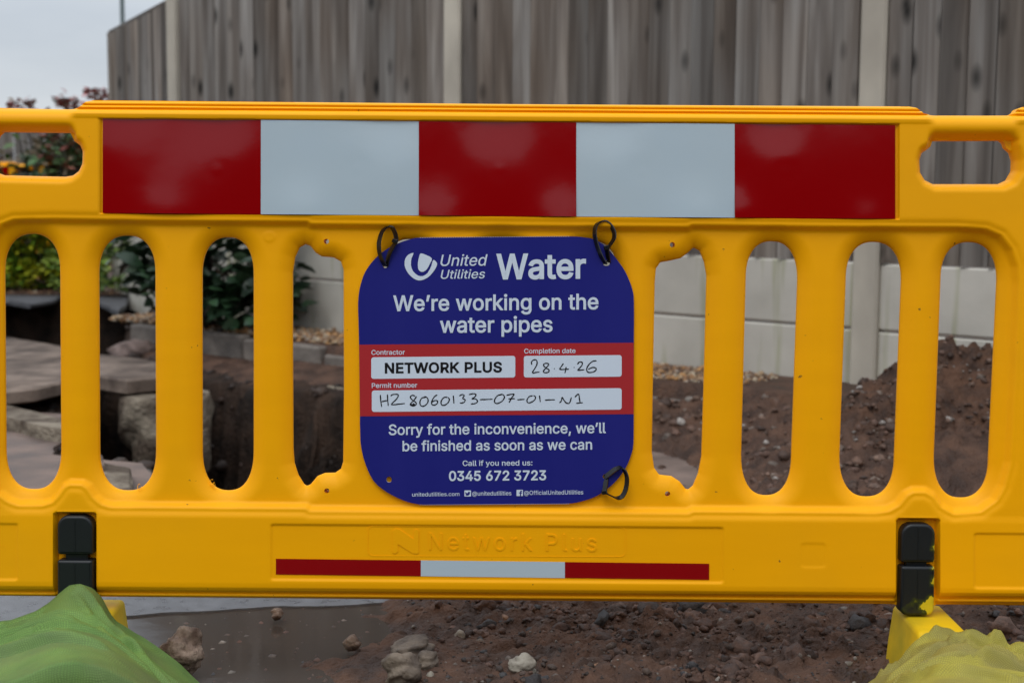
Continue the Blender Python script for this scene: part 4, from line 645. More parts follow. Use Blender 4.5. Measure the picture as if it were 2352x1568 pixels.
for side, (xa, xb, yt, ym, yn, ybm, xo) in enumerate(((136.5, 217.5, 1181, 1270, 1282, 1402, 0), (2065, 2142.5, 1199.5, 1288, 1296, 1408, 0))):
    tp = .024
    ua, va = bp(np.array([xa, xb]), np.array([(yt + ybm) / 2] * 2), tp)
    ux0, ux1 = ua; vT = bp(np.array(xa), np.array(float(yt)), tp)[1]; vM = bp(np.array(xa), np.array(float(ym)), tp)[1]
    vN = bp(np.array(xa), np.array(float(yn)), tp)[1]; vBm = bp(np.array(xa), np.array(float(ybm)), tp)[1]
    xm = (ux0 + ux1) / 2; foot_c = bw(np.array(xm), np.array(.1), np.array(0.0))
    ft = .128
    prof = [(foot_c[1] + .055, 0), (foot_c[1] + .055, .06), (foot_c[1] + .045, ft), (foot_c[1] - .11, ft), (foot_c[1] - .22, .05), (foot_c[1] - .30, 0)]
    V, F = prism_world(prof, xm - .052, xm + .052, xm - .042, xm + .042, ft)
    V, F = bevelled(V, F, .009)
    foot = obj('foot', V, F, M['footy'], barrier, sharp=40)
    mm = M['pegp'] if side else M['black']
    def blk(v0, v1, x0, x1, rt, rb, t0, t1, bev, cut=0):
        P = []
        for cx_, cy_, a0, r in ((x1 - rt, v1 - rt, 0, rt), (x0 + rt, v1 - rt, 90, rt), (x0 + rb, v0 + rb, 180, rb), (x1 - rb, v0 + rb, 270, rb)):
            for i in range(7):
                a = math.radians(a0 + 15 * i); P.append((cx_ + r * math.cos(a), cy_ + r * math.sin(a)))
        return P, t0, t1, bev
    mb = MB()
    for P, t0, t1, bev in (blk(vM, vT, ux0, ux1, .019, .004, .002, .036, .005), blk(vN - .004, vM + .004, ux0 + .011, ux1 - .011, .003, .003, .002, .026, .002), blk(vBm, vN, ux0, ux1, .004, .012, .002, .038, .005)):
        V, F = curve_mesh([P], -bev, (t1 - t0) / 2 - bev, bev, 4)
        mb.add(bw(V[:, 0], V[:, 1], (t0 + t1) / 2 + V[:, 2]), F)
    # moulding seam down the middle
    V, F = curve_mesh([[(xm - .0006, vBm + .01), (xm + .0006, vBm + .01), (xm + .0006, vN - .006), (xm - .0006, vN - .006)]], 0, .0006); mb.add(bw(V[:, 0], V[:, 1], .0383 + V[:, 2]), F)
    V, F = curve_mesh([[(xm - .0006, vM + .006), (xm + .0006, vM + .006), (xm + .0006, vT - .006), (xm - .0006, vT - .006)]], 0, .0006); mb.add(bw(V[:, 0], V[:, 1], .0363 + V[:, 2]), F)
    mb.build('peg', mm, foot, sharp=45)
# little moulding swarf curls left in the slots
for (x, y, r) in ((320, 1117, 6), (487, 1107, 6.5), (491, 1112, 4)):
    th = np.linspace(0, 5.2, 22); u, v = bp(x + r * np.cos(th) * .8, y + r * np.sin(th), .008)
    V, F = tube(bw(u, v, .008 + .004 * np.sin(th * 1.3)), .0005, 5); obj('plastic_swarf', V, F, M['yellow'], barrier)

# ------------------------------------------------------------------ the notice board
TS = .022
z5 = lambda P: np.array([(775.2 + a * .3175, 488.1 + b * .3175) for a, b in P])
OL = [(620, 181), (880, 178), (1150, 176), (1420, 174), (1690, 173), (1780, 180), (1860, 197), (1950, 255), (2040, 365), (2080, 425), (2110, 490), (2134, 560), (2144, 640), (2144, 900), (2143, 1300), (2142, 1600), (2139, 1680), (2127, 1740), (2085, 1845), (2000, 1955), (1880, 2045), (1760, 2088), (1650, 2104), (1400, 2106), (1150, 2108), (880, 2110), (640, 2111), (560, 2103), (480, 2081), (360, 2022), (260, 1938), (200, 1810), (172, 1700), (164, 1600), (160, 1300), (155, 900), (149, 700), (152, 610), (165, 530), (200, 430), (270, 335), (360, 262), (450, 218), (540, 190)]
ol = catmull(z5(OL), 3)
# crimped top and bottom edge of the corrugated sheet
hol = [z5([(345 + 20 * math.cos(a), 380 + 22 * math.sin(a)) for a in np.linspace(0, 6.283, 12, endpoint=False)]),
       z5([(1945 + 26 * math.cos(a), 366 + 20 * math.sin(a)) for a in np.linspace(0, 6.283, 12, endpoint=False)]),
       z5([(373 + 20 * math.cos(a), 1929 + 22 * math.sin(a)) for a in np.linspace(0, 6.283, 12, endpoint=False)]),
       z5([(1938 + 20 * math.cos(a), 1908 + 20 * math.sin(a)) for a in np.linspace(0, 6.283, 12, endpoint=False)])]
sgn_c = bw(*bp(np.array(1139.0), np.array(1158.0), TS), TS)
sign = empty('notice_board', sgn_c, 'rounded blue and red notice about work on water pipes, tied to the yellow barrier', 'sign')
def board():
    sp = []
    for p in [ol] + hol:
        u, v = bp(p[:, 0], p[:, 1], TS + .002); sp.append(np.stack([u, v], 1))
    V, F = curve_mesh(sp, 0, .002)
    V = bw(V[:, 0], V[:, 1], TS + V[:, 2])
    o = obj('board', V, F, [M['board'], M['blue']], sign, smooth=False)
    n = np.zeros(len(o.data.polygons) * 3); o.data.polygons.foreach_get('normal', n)
    o.data.polygons.foreach_set('material_index', (np.abs(n.reshape(-1, 3) @ nB) > .9).astype(np.int32))
board()
# white flutes peeping out along the cut edges
mb = MB()
for k in range(64):
    for yy0, sgnv in ((173.5 + (1690 - 640) * 0, 1), (2107.5, -1)):
        x = 600 + k * 17; 
        if x > 1700: continue
        y = (181.5 - (x - 620) * .0082) if sgnv == 1 else (2112.5 - (x - 640) * .0073)
        p = z5([(x - 4, y - sgnv * 1.4), (x + 4, y - sgnv * 1.4), (x + 4, y + sgnv * 2.2), (x - 4, y + sgnv * 2.2)])
        u, v = bp(p[:, 0], p[:, 1], TS + .0022); mb.add(bw(u, v, TS + .0023), [(0, 1, 2, 3)])
fl = mb.build('flute_ends', M['board'], sign, smooth=False); fl['kind'] = 'stuff'
TL = TS + .0023
red = catmull(z5([(156.5, 955), (700, 951), (1400, 946), (2143.5, 941), ]), 1, False)
flat('red_band', [z5([(157, 955), (1150, 948), (2143, 941), (2143.5, 1200), (2142.5, 1457), (1150, 1464), (162, 1472.5), (160, 1250)])], TL, M['signred'], sign)
TL2 = TS + .0026
def zr(x0, x1, y0, y1, r, skew): return z5(rrect(x0, x1, y0, y1, r, skew))
flat('white_field', [zr(244, 1286, 1046, 1202, 18, -.0096)], TL2, M['signwhite'], sign)
flat('white_field', [zr(1348, 2056, 1036, 1192, 18, -.0085)], TL2, M['signwhite'], sign)
flat('white_field', [zr(248, 2056, 1286, 1441, 18, -.0094)], TL2, M['signwhite'], sign)
def stext(s, x0, x1, yb0, yb1, cap, bold, m='signwhite', shear=0, track=0, t=TL2):
    a = z5([(x0, yb0), (x1, yb1), (x0, cap)])
    return text('lettering', s, a[0, 0], a[1, 0], a[0, 1], a[1, 1], a[2, 1], t, M[m], sign, bold=bold, shear=shear, track=track)
TL3 = TS + .0029
stext('United', 745, 1086, 386, 383, 305, .006, shear=.2)
stext('Utilities', 747, 1068, 479, 475, 415, .006, shear=.2)
stext('Water', 1148, 1798, 478, 472, 298, .020)
stext('We’re working on the', 402, 1888, 711, 697, 599, .015)
stext('water pipes', 740, 1556, 867, 861, 754, .015)
stext('Contractor', 245, 487, 1028, 1026, 994, .012)
stext('NETWORK PLUS', 342, 1190, 1160, 1152, 1086, .028, 'ink', track=.02, t=TL3)
stext('Completion date', 1350, 1722, 1018, 1015, 984, .012)
stext('Permit number', 248, 577, 1267, 1264, 1233, .012)
q = 723.6
stext('Sorry for the inconvenience, we’ll', 370, 1942, 883 + q, 869 + q, 808 + q, .014)
stext('be finished as soon as we can', 470, 1842, 1000 + q, 988 + q, 926 + q, .014)
stext('Call if you need us:', 905, 1410, 1107 + q, 1103 + q, 1069 + q, .012)
stext('0345 672 3723', 806, 1510, 1214 + q, 1208 + q, 1144 + q, .022)
stext('unitedutilities.com', 540, 882, 1328 + q, 1324 + q, 1300 + q, .006)
stext('@unitedutilities', 975, 1258, 1322 + q, 1319 + q, 1292 + q, .006)
stext('@OfficialUnitedUtilities', 1350, 1778, 1317 + q, 1312 + q, 1287 + q, .006)
# emblem: crescent and inner leaf
flat('emblem', [catmull(z5([(550, 292), (512, 305), (490, 335), (485, 378), (500, 422), (530, 460), (568, 486), (603, 490), (650, 472), (690, 432), (716, 390), (720, 368), (712, 355), (692, 342), (678, 388), (652, 436), (618, 459), (582, 455), (547, 425), (531, 380), (536, 330)]), 2)], TL2, M['signwhite'], sign)
flat('emblem', [catmull(z5([(602, 295), (645, 309), (684, 332), (668, 370), (648, 408), (622, 428), (597, 425), (583, 402), (582, 360), (590, 322)]), 2)], TL2, M['signwhite'], sign)
# social icons
flat('icon_square', [zr(918, 966, 1284 + q, 1328 + q, 4, 0)], TL2, M['signwhite'], sign)
flat('icon_mark', [z5([(x, y + q) for x, y in [(924, 1296), (934, 1303), (942, 1305), (943, 1298), (950, 1293), (956, 1296), (962, 1295), (958, 1301), (956, 1312), (946, 1321), (932, 1322), (924, 1319), (932, 1316), (926, 1310), (929, 1309), (923, 1303)]])], TL3, M['blue'], sign)
flat('icon_square', [zr(1295, 1342, 1280 + q, 1325 + q, 4, 0)], TL2, M['signwhite'], sign)
flat('icon_mark', [z5([(x, y + q) for x, y in [(1320, 1325), (1320, 1306), (1314, 1306), (1314, 1299), (1320, 1299), (1321, 1290), (1327, 1286), (1336, 1286), (1336, 1293), (1329, 1294), (1328, 1299), (1336, 1299), (1335, 1306), (1328, 1306), (1328, 1325)]])], TL3, M['blue'], sign)
# handwriting: marker strokes as ribbons
STR = {'date': [[(1405, 376), (1404, 355), (1420, 341), (1440, 345), (1443, 372), (1428, 402), (1412, 428), (1414, 436), (1438, 431), (1462, 429)],
                [(1531, 372), (1508, 365), (1490, 376), (1503, 396), (1528, 412), (1528, 428), (1503, 434), (1489, 424), (1506, 402), (1532, 374)],
                [(1566, 404), (1571, 406)], [(1634, 366), (1622, 386), (1608, 408), (1640, 410), (1674, 408)], [(1655, 392), (1650, 415), (1645, 438)], [(1709, 395), (1714, 397)],
                [(1736, 374), (1748, 357), (1768, 358), (1770, 376), (1754, 398), (1738, 416), (1762, 414), (1786, 412)],
                [(1874, 348), (1845, 352), (1815, 380), (1802, 412), (1815, 431), (1845, 430), (1869, 416), (1868, 400), (1845, 396), (1812, 410)]],
       'permit': [[(310, 594), (313, 640), (320, 681)], [(361, 590), (363, 630), (367, 673)], [(318, 643), (362, 634)],
                  [(385, 603), (398, 592), (430, 590), (440, 600), (425, 626), (400, 650), (392, 664), (415, 664), (450, 660), (487, 656)],
                  [(562, 603), (540, 597), (527, 610), (540, 630), (566, 648), (568, 664), (548, 674), (529, 668), (530, 656), (555, 630), (572, 604)], [(532, 664), (558, 664), (546, 655)],
                  [(640, 612), (612, 616), (597, 640), (600, 668), (620, 676), (646, 660), (656, 632), (645, 612), (628, 606)],
                  [(722, 594), (702, 606), (684, 636), (681, 660), (700, 668), (722, 655), (722, 638), (704, 635), (686, 646)],
                  [(795, 611), (768, 614), (750, 640), (752, 664), (772, 669), (798, 652), (809, 628), (798, 610)],
                  [(837, 598), (840, 626), (842, 657)], [(880, 601), (904, 591), (916, 600), (905, 620), (922, 628), (918, 645), (898, 653), (884, 652)],
                  [(950, 592), (984, 585), (1002, 592), (990, 612), (972, 622), (1000, 624), (1013, 640), (996, 656), (964, 659)], [(1030, 628), (1075, 627), (1122, 625)],
                  [(1188, 592), (1160, 598), (1138, 626), (1138, 650), (1160, 655), (1192, 638), (1208, 610), (1196, 592), (1175, 592)],
                  [(1222, 597), (1250, 591), (1277, 589), (1262, 612), (1248, 636), (1241, 651)], [(1236, 622), (1284, 621)], [(1300, 629), (1354, 626)],
                  [(1412, 600), (1388, 606), (1371, 630), (1377, 650), (1400, 648), (1426, 630), (1432, 608), (1416, 598)], [(1461, 598), (1464, 622), (1467, 645)], [(1500, 632), (1536, 630), (1573, 629)],
                  [(1605, 651), (1618, 640), (1625, 613), (1638, 632), (1655, 652), (1678, 652), (1692, 612)], [(1717, 611), (1743, 588), (1750, 620), (1755, 650)], [(1727, 655), (1750, 652), (1775, 650)]]}
for nm, strokes in STR.items():
    mb = MB()
    for st in strokes:
        P = catmull([(a, b + q) for a, b in st], 5, False); P = z5(P); n = len(P)
        Tn = np.gradient(P, axis=0); Tn /= np.linalg.norm(Tn, axis=1)[:, None] + 1e-9; Nn = np.stack([-Tn[:, 1], Tn[:, 0]], 1)
        wd = 1.35 * (1 + .12 * np.sin(np.arange(n) * .7)); wd = wd * np.minimum(1, .7 + .3 * np.minimum(np.arange(n), np.arange(n)[::-1]) / 2)
        L_ = P + Nn * wd[:, None]; R2 = P - Nn * wd[:, None]
        a = np.concatenate([L_, R2]); u, v = bp(a[:, 0], a[:, 1], TL3); mb.add(bw(u, v, TL3), [(i, i + 1, n + i + 1, n + i) for i in range(n - 1)])
    mb.build('handwriting', M['ink'], sign, smooth=False)

# cable ties
def tie(label, pts, tt, head, wvec, hang=0):
    P = catmull(z5(pts), 6, False); n = len(P); k = np.linspace(0, 1, n)
    t = np.interp(k, np.linspace(0, 1, len(tt)), tt)
    u, v = bp(P[:, 0], P[:, 1], t); Wp = bw(u, v, t)
    Tn = np.gradient(Wp, axis=0); Tn /= np.linalg.norm(Tn, axis=1)[:, None]
    inpl = np.cross(Tn, nB); inpl /= np.linalg.norm(inpl, axis=1)[:, None] + 1e-9
    mb = MB(); V = []
    for i in range(n):
        wv = wvec[0] * nB + wvec[1] * np.array([1.0, 0, 0]) + wvec[2] * vB; wv = wv - (wv @ Tn[i]) * Tn[i]; wv /= np.linalg.norm(wv)
        th = np.cross(wv, Tn[i])
        for a, b in ((-1, -1), (1, -1), (1, 1), (-1, 1)): V.append(Wp[i] + wv * .0043 * a + th * .0011 * b)
    F = [(i * 4 + j, i * 4 + (j + 1) % 4, i * 4 + 4 + (j + 1) % 4, i * 4 + 4 + j) for i in range(n - 1) for j in range(4)] + [(3, 2, 1, 0), (n * 4 - 4, n * 4 - 3, n * 4 - 2, n * 4 - 1)]
    root = empty('cable_tie', Wp.mean(0) - nB * 0, label, 'cable tie', 'black cable ties holding the notice')
    obj('strap', V, F, M['tie'], root, sharp=30)
    hx, hy, ht, ang, hw, hh = head
    p = z5([(hx, hy)])[0]; u, v = bp(np.array(p[0]), np.array(p[1]), ht); c = bw(u, v, ht)
    ca, sa = math.cos(ang), math.sin(ang); ax = ca * np.array([1.0, 0, 0]) + sa * vB; ay = -sa * np.array([1.0, 0, 0]) + ca * vB
    Vb_, Fb_ = bevel_box(-hw, hw, -hh, hh, -.0032, .0032, .0009)
    obj('head', c + Vb_[:, :1] * ax + Vb_[:, 1:2] * ay + Vb_[:, 2:] * nB, Fb_, M['tie'], root, sharp=20)
tie('black cable tie looped through the top left corner of the notice', [(348, 388), (322, 345), (303, 285), (300, 215), (322, 140), (362, 104), (395, 112), (418, 155), (424, 205), (400, 248), (372, 305), (352, 385)],
    [.0235, .03, .034, .034, .03, .026, .024, .026, .030, .03, .028, .0235], (415, 207, .031, -.35, .0046, .0034), (.75, .8, .1))
tie('black cable tie looped through the top right corner of the notice', [(1938, 372), (1905, 310), (1872, 220), (1860, 140), (1878, 82), (1922, 62), (1965, 82), (1998, 135), (2000, 185), (1975, 228), (1952, 262), (1955, 310), (1962, 360)],
    [.0235, .03, .033, .034, .031, .027, .026, .027, .029, .031, .031, .028, .0235], (1946, 254, .031, .25, .0046, .0038), (.8, .6, .1))
tie('black cable tie looped through the bottom right corner of the notice', [(1934, 1190 + q), (1962, 1168 + q), (2010, 1132 + q), (2055, 1122 + q), (2085, 1160 + q), (2094, 1215 + q), (2084, 1280 + q), (2058, 1328 + q), (2020, 1338 + q), (1970, 1318 + q), (1936, 1296 + q), (1938, 1250 + q), (1945, 1195 + q)],
    [.0235, .027, .031, .033, .034, .034, .033, .031, .029, .030, .031, .028, .0235], (1930, 1298 + q, .031, .1, .0048, .0038), (.75, .7, -.3))

# ------------------------------------------------------------------ fence line
P1 = np.array([1.236, 4.90]); P3 = np.array([-1.705, 7.36]); dF = (P3 - P1) / np.linalg.norm(P3 - P1); nF = np.array([dF[1] * -1, dF[0]]) 
if nF @ np.array([0, -1.0]) < 0: nF = -nF
def fd(X, Y): return (X - P1[0]) * nF[0] + (Y - P1[1]) * nF[1]
PIT = [(-.98, 3.86), (-.35, 3.80), (-.38, 5.0), (-.42, 5.25), (-1.05, 5.72), (-1.85, 6.5), (-2.0, 8.6), (-9, 8.9), (-9, 7.5), (-2.7, 7.45), (-2.05, 6.3), (-1.66, 5.3), (-1.44, 4.42), (-1.06, 4.32)]
def ground_z(X, Y, fine=True):
    f = fd(X, Y)
    z = .17 * ss(.47, .42, f) + .0 * X
    left = ss(-1.75, -1.95, X) * ss(8.3, 8.7, Y); z = np.maximum(z, .155 * left)
    # raised far left bank behind the trench and dug ground
    soilr = ss(-.45, .1, X + .25 * fbm(X * 2, Y * 2, 2, 4))
    front = ss(3.3, 2.9, Y)
    rough = (.016 * fbm(X * 5, Y * 5, 3, 1) + .030 * np.abs(fbm(X * 14, Y * 14, 3, 2)) + .020 * np.abs(fbm(X * 38, Y * 38, 3, 6)) + .030 * np.maximum(fbm(X * 22, Y * 22, 3, 15) - .18, 0))
    z = z + rough * (soilr * .9 + .12) * ss(.40, .5, f) + .010 * soilr
    z = z + .05 * ss(.35, 1.1, X) * ss(3.0, 3.7, Y) * (1 + fbm(X * 4, Y * 4, 3, 8)) * ss(.4, .8, f)
    z = z + .100 * ss(1.0, .5, f) * ss(.42, .5, f) + .05 * ss(1.6, .6, f) * ss(.55, .9, X) * ss(.42, .5, f)
    # puddle hollow
    pud = ss(.12, -.03, X + .28 + .12 * fbm(X * 6, Y * 6, 3, 12)) * ss(1.6, 1.9, Y) * ss(3.05, 2.85, Y + .05 * fbm(X * 3, Y * 3, 2, 5))
    z = z - .026 * pud * (1 - .35 * np.abs(fbm(X * 10, Y * 10, 3, 22)))
    # low ground under the paved sheets
    z = z - .022 * ss(-.95, -1.1, X) * ss(2.8, 2.95, Y) * ss(7.6, 7.4, Y)
    z = z - .03 * rect(X, Y, .18, .66, 3.7, 4.75, .12, .1)
    d = local_sdf(X, Y, PIT, 1.0) + .06 * fbm(X * 5, Y * 5, 3, 30) + .035 * fbm(X * 22, Y * 22, 3, 33)
    z = z - ss(0, .22, d) * (.95 + .09 * fbm(X * 3, Y * 3, 4, 31)) - .05 * ss(0, .03, d) + ss(.02, .12, d) * (.10 * fbm(X * 9, Y * 9, 4, 35) + .05 * np.abs(fbm(X * 26, Y * 26, 3, 36)))
    return z
def lines(segs):
    out = []
    for a, b, s in segs: n = max(1, round((b - a) / s)); out += list(np.linspace(a, b, n, endpoint=False))
    return np.array(out + [segs[-1][1]])
gX = lines([(-60, -12, 6), (-12, -3.6, .3), (-3.6, -1.3, .03), (-1.3, 1.5, .0065), (1.5, 3.4, .04), (3.4, 12, .4), (12, 60, 6)])
gY = lines([(-40, -2, 2), (-2, 1.6, .15), (1.6, 2.36, .02), (2.36, 3.05, .0055), (3.05, 5.4, .014), (5.4, 9.2, .025), (9.2, 20, .4), (20, 90, 6)])
AX, AY = np.meshgrid(gX, gY); AZ = ground_z(AX, AY)
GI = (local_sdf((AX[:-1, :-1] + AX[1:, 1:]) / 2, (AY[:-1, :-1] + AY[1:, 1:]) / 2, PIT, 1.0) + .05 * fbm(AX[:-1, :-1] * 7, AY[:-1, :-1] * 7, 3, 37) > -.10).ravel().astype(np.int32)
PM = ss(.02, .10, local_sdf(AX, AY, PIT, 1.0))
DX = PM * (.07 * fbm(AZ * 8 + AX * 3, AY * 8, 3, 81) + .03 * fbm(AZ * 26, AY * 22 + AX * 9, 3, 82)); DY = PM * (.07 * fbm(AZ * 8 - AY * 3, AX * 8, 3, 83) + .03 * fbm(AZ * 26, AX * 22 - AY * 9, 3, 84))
gnd = tag(obj('ground', np.stack([AX + DX, AY + DY, AZ], -1).reshape(-1, 3), grid_faces(len(gX), len(gY)), [M['soil'], M['pitsoil']], origin=(0, 0, 0)), 'wet brown dug up soil', kind='structure')
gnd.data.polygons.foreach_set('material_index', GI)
def sheet(name, poly, z, m, label, step=.03, edge=.05, seed=1, amp=.003, thick=.04):
    """a slightly uneven sheet with a ragged outline, 4 cm thick"""
    P = np.array(poly); X, Y = np.meshgrid(np.arange(P[:, 0].min() - .05, P[:, 0].max() + .05, step), np.arange(P[:, 1].min() - .05, P[:, 1].max() + .05, step))
    c = sdf((X[:-1, :-1] + X[1:, 1:]) / 2, (Y[:-1, :-1] + Y[1:, 1:]) / 2, P) + edge * fbm((X[:-1, :-1]) * 6, (Y[:-1, :-1]) * 6, 3, seed)
    k = c > 0
    us = np.zeros(X.shape, int)
    for i_ in (slice(0, -1), slice(1, None)):
        for j_ in (slice(0, -1), slice(1, None)): us[i_, j_] += k
    bd = (us > 0) & (us < 4); fn_ = lambda x, y: sdf(x, y, P) + edge * fbm(x * 6, y * 6, 3, seed)
    for _ in range(2):
        x_, y_ = X[bd], Y[bd]; p_ = fn_(x_, y_); ga = (fn_(x_ + .002, y_) - p_) / .002; gb = (fn_(x_, y_ + .002) - p_) / .002; q2 = np.maximum(ga ** 2 + gb ** 2, .5); st = np.clip(p_, -step, step)
        X[bd] = x_ - st * ga / q2; Y[bd] = y_ - st * gb / q2
    Z = z + amp * fbm(X * 4, Y * 4, 3, seed + 3)
    F = grid_faces(X.shape[1], X.shape[0], k); V = np.stack([X, Y, Z], -1).reshape(-1, 3); n = len(V)
    E = np.concatenate([F[:, [a, (a + 1) % 4]] for a in range(4)]); key = np.sort(E, 1).astype(np.int64); kk = key[:, 0] * n + key[:, 1]
    _, idx, cnt = np.unique(kk, return_index=True, return_counts=True); B = E[idx[cnt == 1]]
    Wl = np.stack([B[:, 1], B[:, 0], B[:, 0] + n, B[:, 1] + n], 1)
    F = np.concatenate([F, Wl]); V = np.concatenate([V, V - np.array([0, 0, thick])]); u_, inv = np.unique(F, return_inverse=True)
    return tag(obj(name, V[u_], inv.reshape(F.shape), m, sharp=40, origin=(0, 0, 0)), label, kind='structure')
sheet('pavement', [(-5, 2.93), (-1.15, 2.96), (-1.02, 3.3), (-1.0, 3.9), (-1.10, 4.3), (-1.45, 4.4), (-1.66, 5.2), (-5, 5.4)], .004, M['paving'], 'pinkish worn footpath left of the trench')
sheet('path', [(.05, 3.6), (.66, 3.6), (.62, 4.3), (.5, 4.8), (-.1, 5.1), (-.2, 4.4)], .012, M['paving'], 'pinkish paved strip beyond the notice', seed=5)
sheet('road', [(-5, 2.6), (-1.2, 2.70), (-.85, 2.75), (-.5, 2.83), (-.15, 2.90), (-.05, 3.05), (-.9, 3.02), (-5, 2.98)], -.0055, M['asphalt'], 'wet grey tarmac strip behind the puddle', step=.012, edge=.02, seed=9, amp=.0015, thick=.008)
X, Y = np.meshgrid(np.linspace(-3.2, .25, 60), np.linspace(1.5, 2.98, 40))
tag(obj('water', np.stack([X, Y, -.0095 + 0 * X], -1).reshape(-1, 3), grid_faces(60, 40), M['water'], origin=(0, 0, 0)), 'shallow muddy puddle', kind='structure')

# ------------------------------------------------------------------ fence
L_ = np.linalg.norm(P3 - P1) / 2
pts = [P1 - dF * L_ * 1.0, P1, (P1 + P3) / 2, P3, np.array([-2.53, 9.09])]
zg = [.12, .13, .17, .17, .17]; top = [1.74, 1.76, 1.78, 1.79, 1.77]
fence = empty('garden_fence', (pts[2][0], pts[2][1], .15), 'weathered grey vertical board fence on concrete posts, running behind the trench', 'fence')
def obox(c, ax, hx, hy, z0, z1, b=.006):
    V, F = bevel_box(-hx, hx, -hy, hy, z0, z1, b); ay = np.array([-ax[1], ax[0]])
    return np.stack([c[0] + V[:, 0] * ax[0] + V[:, 1] * ay[0], c[1] + V[:, 0] * ax[1] + V[:, 1] * ay[1], V[:, 2]], 1), F
for i, p in enumerate(pts):
    ax = (pts[min(i + 1, 4)] - pts[max(i - 1, 0)]); ax = ax / np.linalg.norm(ax)
    if i == 4: V, F = obox(p, ax, .02, .025, -.1, top[i] + .02, .004); obj('post', V, F, M['wood'], fence, smooth=False); continue
    V, F = obox(p, ax, .047, .05, -.2, top[i] + (.22 if i < 4 else .02), .008)
    obj('post', V, F, M['postc'], fence, smooth=False)
wsh = {}
for i in range(4):
    a, b = pts[i], pts[i + 1]; ax = (b - a) / np.linalg.norm(b - a); Lb = np.linalg.norm(b - a)
    out = nF if i < 3 else np.array([ax[1] * 1, -ax[0] * 1])
    if out @ np.array([0, -1]) < 0: out = -out
    wb = [.61, .60, .641, .66][i]; wb = [.602, .602, .641, .655][i] if i else .60
    tpz = (top[i] + top[i + 1]) / 2 - .005
    # two gravel boards
    for k, (z0, z1) in enumerate(((wb - .232 * 2 - .1, wb - .236), (wb - .229, wb - .003))):
        V, F = obox((a + b) / 2 + out * .004, ax, Lb / 2 - .045, .024, z0, z1, .006); obj('gravel_board', V, F, M['boardc'], fence, smooth=False)
    n = 19; w_ = (Lb - .10) / n
    # rails at the back and a capping strip
    for zr_ in (wb + .12, tpz - .15): 
        V, F = obox((a + b) / 2 - out * .035, ax, Lb / 2 - .05, .018, zr_, zr_ + .06, .004); obj('rail', V, F, M['wood'], fence, smooth=False)
    V, F = obox((a + b) / 2, ax, Lb / 2 - .049, .026, tpz, tpz + .022, .004); obj('capping_strip', V, F, M['wood'], fence, smooth=False)
    for k in range(n):
        s0 = .05 + k * w_; s1 = s0 + w_ * 1.10
        if s1 > Lb - .05: s1 = Lb - .05
        ja = rnd.uniform(-.003, .003); th0 = .003; th1 = .019 + rnd.uniform(-.003, .004)
        # feather edged: thick edge stands proud over the thin edge of its neighbour; cupped across its width
        prof = [(s0, 0), (s0, .004), (s0 + .016, .004), (s0 + .019, .013 + th0 + ja), (s0 + .35 * (s1 - s0), .012 + th0 + .004 + ja), (s0 + .7 * (s1 - s0), .012 + th0 + .010 + ja), (s1 - .004, .012 + th1 + .006 + ja), (s1, .012 + th1 + .002 + ja), (s1, .006)]
        z0 = wb + .001; z1 = tpz - .001; V = []
        for z in (z0, z1):
            for (s, o) in prof: V.append((a[0] + ax[0] * s + out[0] * o, a[1] + ax[1] * s + out[1] * o, z))
        m_ = len(prof); F = [tuple(range(m_ - 1, -1, -1)), tuple(range(m_, 2 * m_))] + [(q_, (q_ + 1) % m_, m_ + (q_ + 1) % m_, m_ + q_) for q_ in range(m_)]
        V = np.array(V); oc = Vector((float(V[:, 0].mean()), float(V[:, 1].mean()), float(z0)))
        me = raw_mesh('plank', V - np.array(oc), F, False); me.materials.append(M['wood'])
        o = bpy.data.objects.new('plank', me); o.matrix_basis = Matrix.Translation(oc - Vector(fence.location)); link(o, fence)

# distant fence and pole on the left
fence2 = empty('garden_fence', (-4.9, 12.6, .15), 'distant grey board fence behind the red leaved bush at the left edge', 'fence')
for k in range(22):
    x = -6.3 + k * .13; V, F = bevel_box(x, x + .122, 12.5 + .006 * (k % 2), 12.52 + .006 * (k % 2), .1, 1.38, .003); obj('plank', V, F, M['wood'], fence2, smooth=False)
V, F = bevel_box(-6.3, -3.45, 12.53, 12.57, .9, .98, .004); obj('rail', V, F, M['wood'], fence2, smooth=False)
M['pole'] = mat('grey_green_painted_steel', (.14, .18, .18), .45, .4, col2=(.11, .14, .145), nscale=3)
pc = yp(np.array(281.5), np.array(60.0), 13.5)
prl = empty('utility_pole', (pc[0], 13.5, .15), 'thin grey green pole rising behind the left end of the fence', 'pole')
V, F = tube([(pc[0], 13.5, .1), (pc[0], 13.5, 2.0), (pc[0], 13.5, 4.2)], [.024, .022, .02], 12); obj('shaft', V, F, M['pole'], prl, sharp=40)
V, F = tube([(pc[0], 13.5, .1), (pc[0], 13.5, .16), (pc[0], 13.5, .17)], [.06, .06, .03], 12); obj('base_collar', V, F, M['pole'], prl, sharp=30)

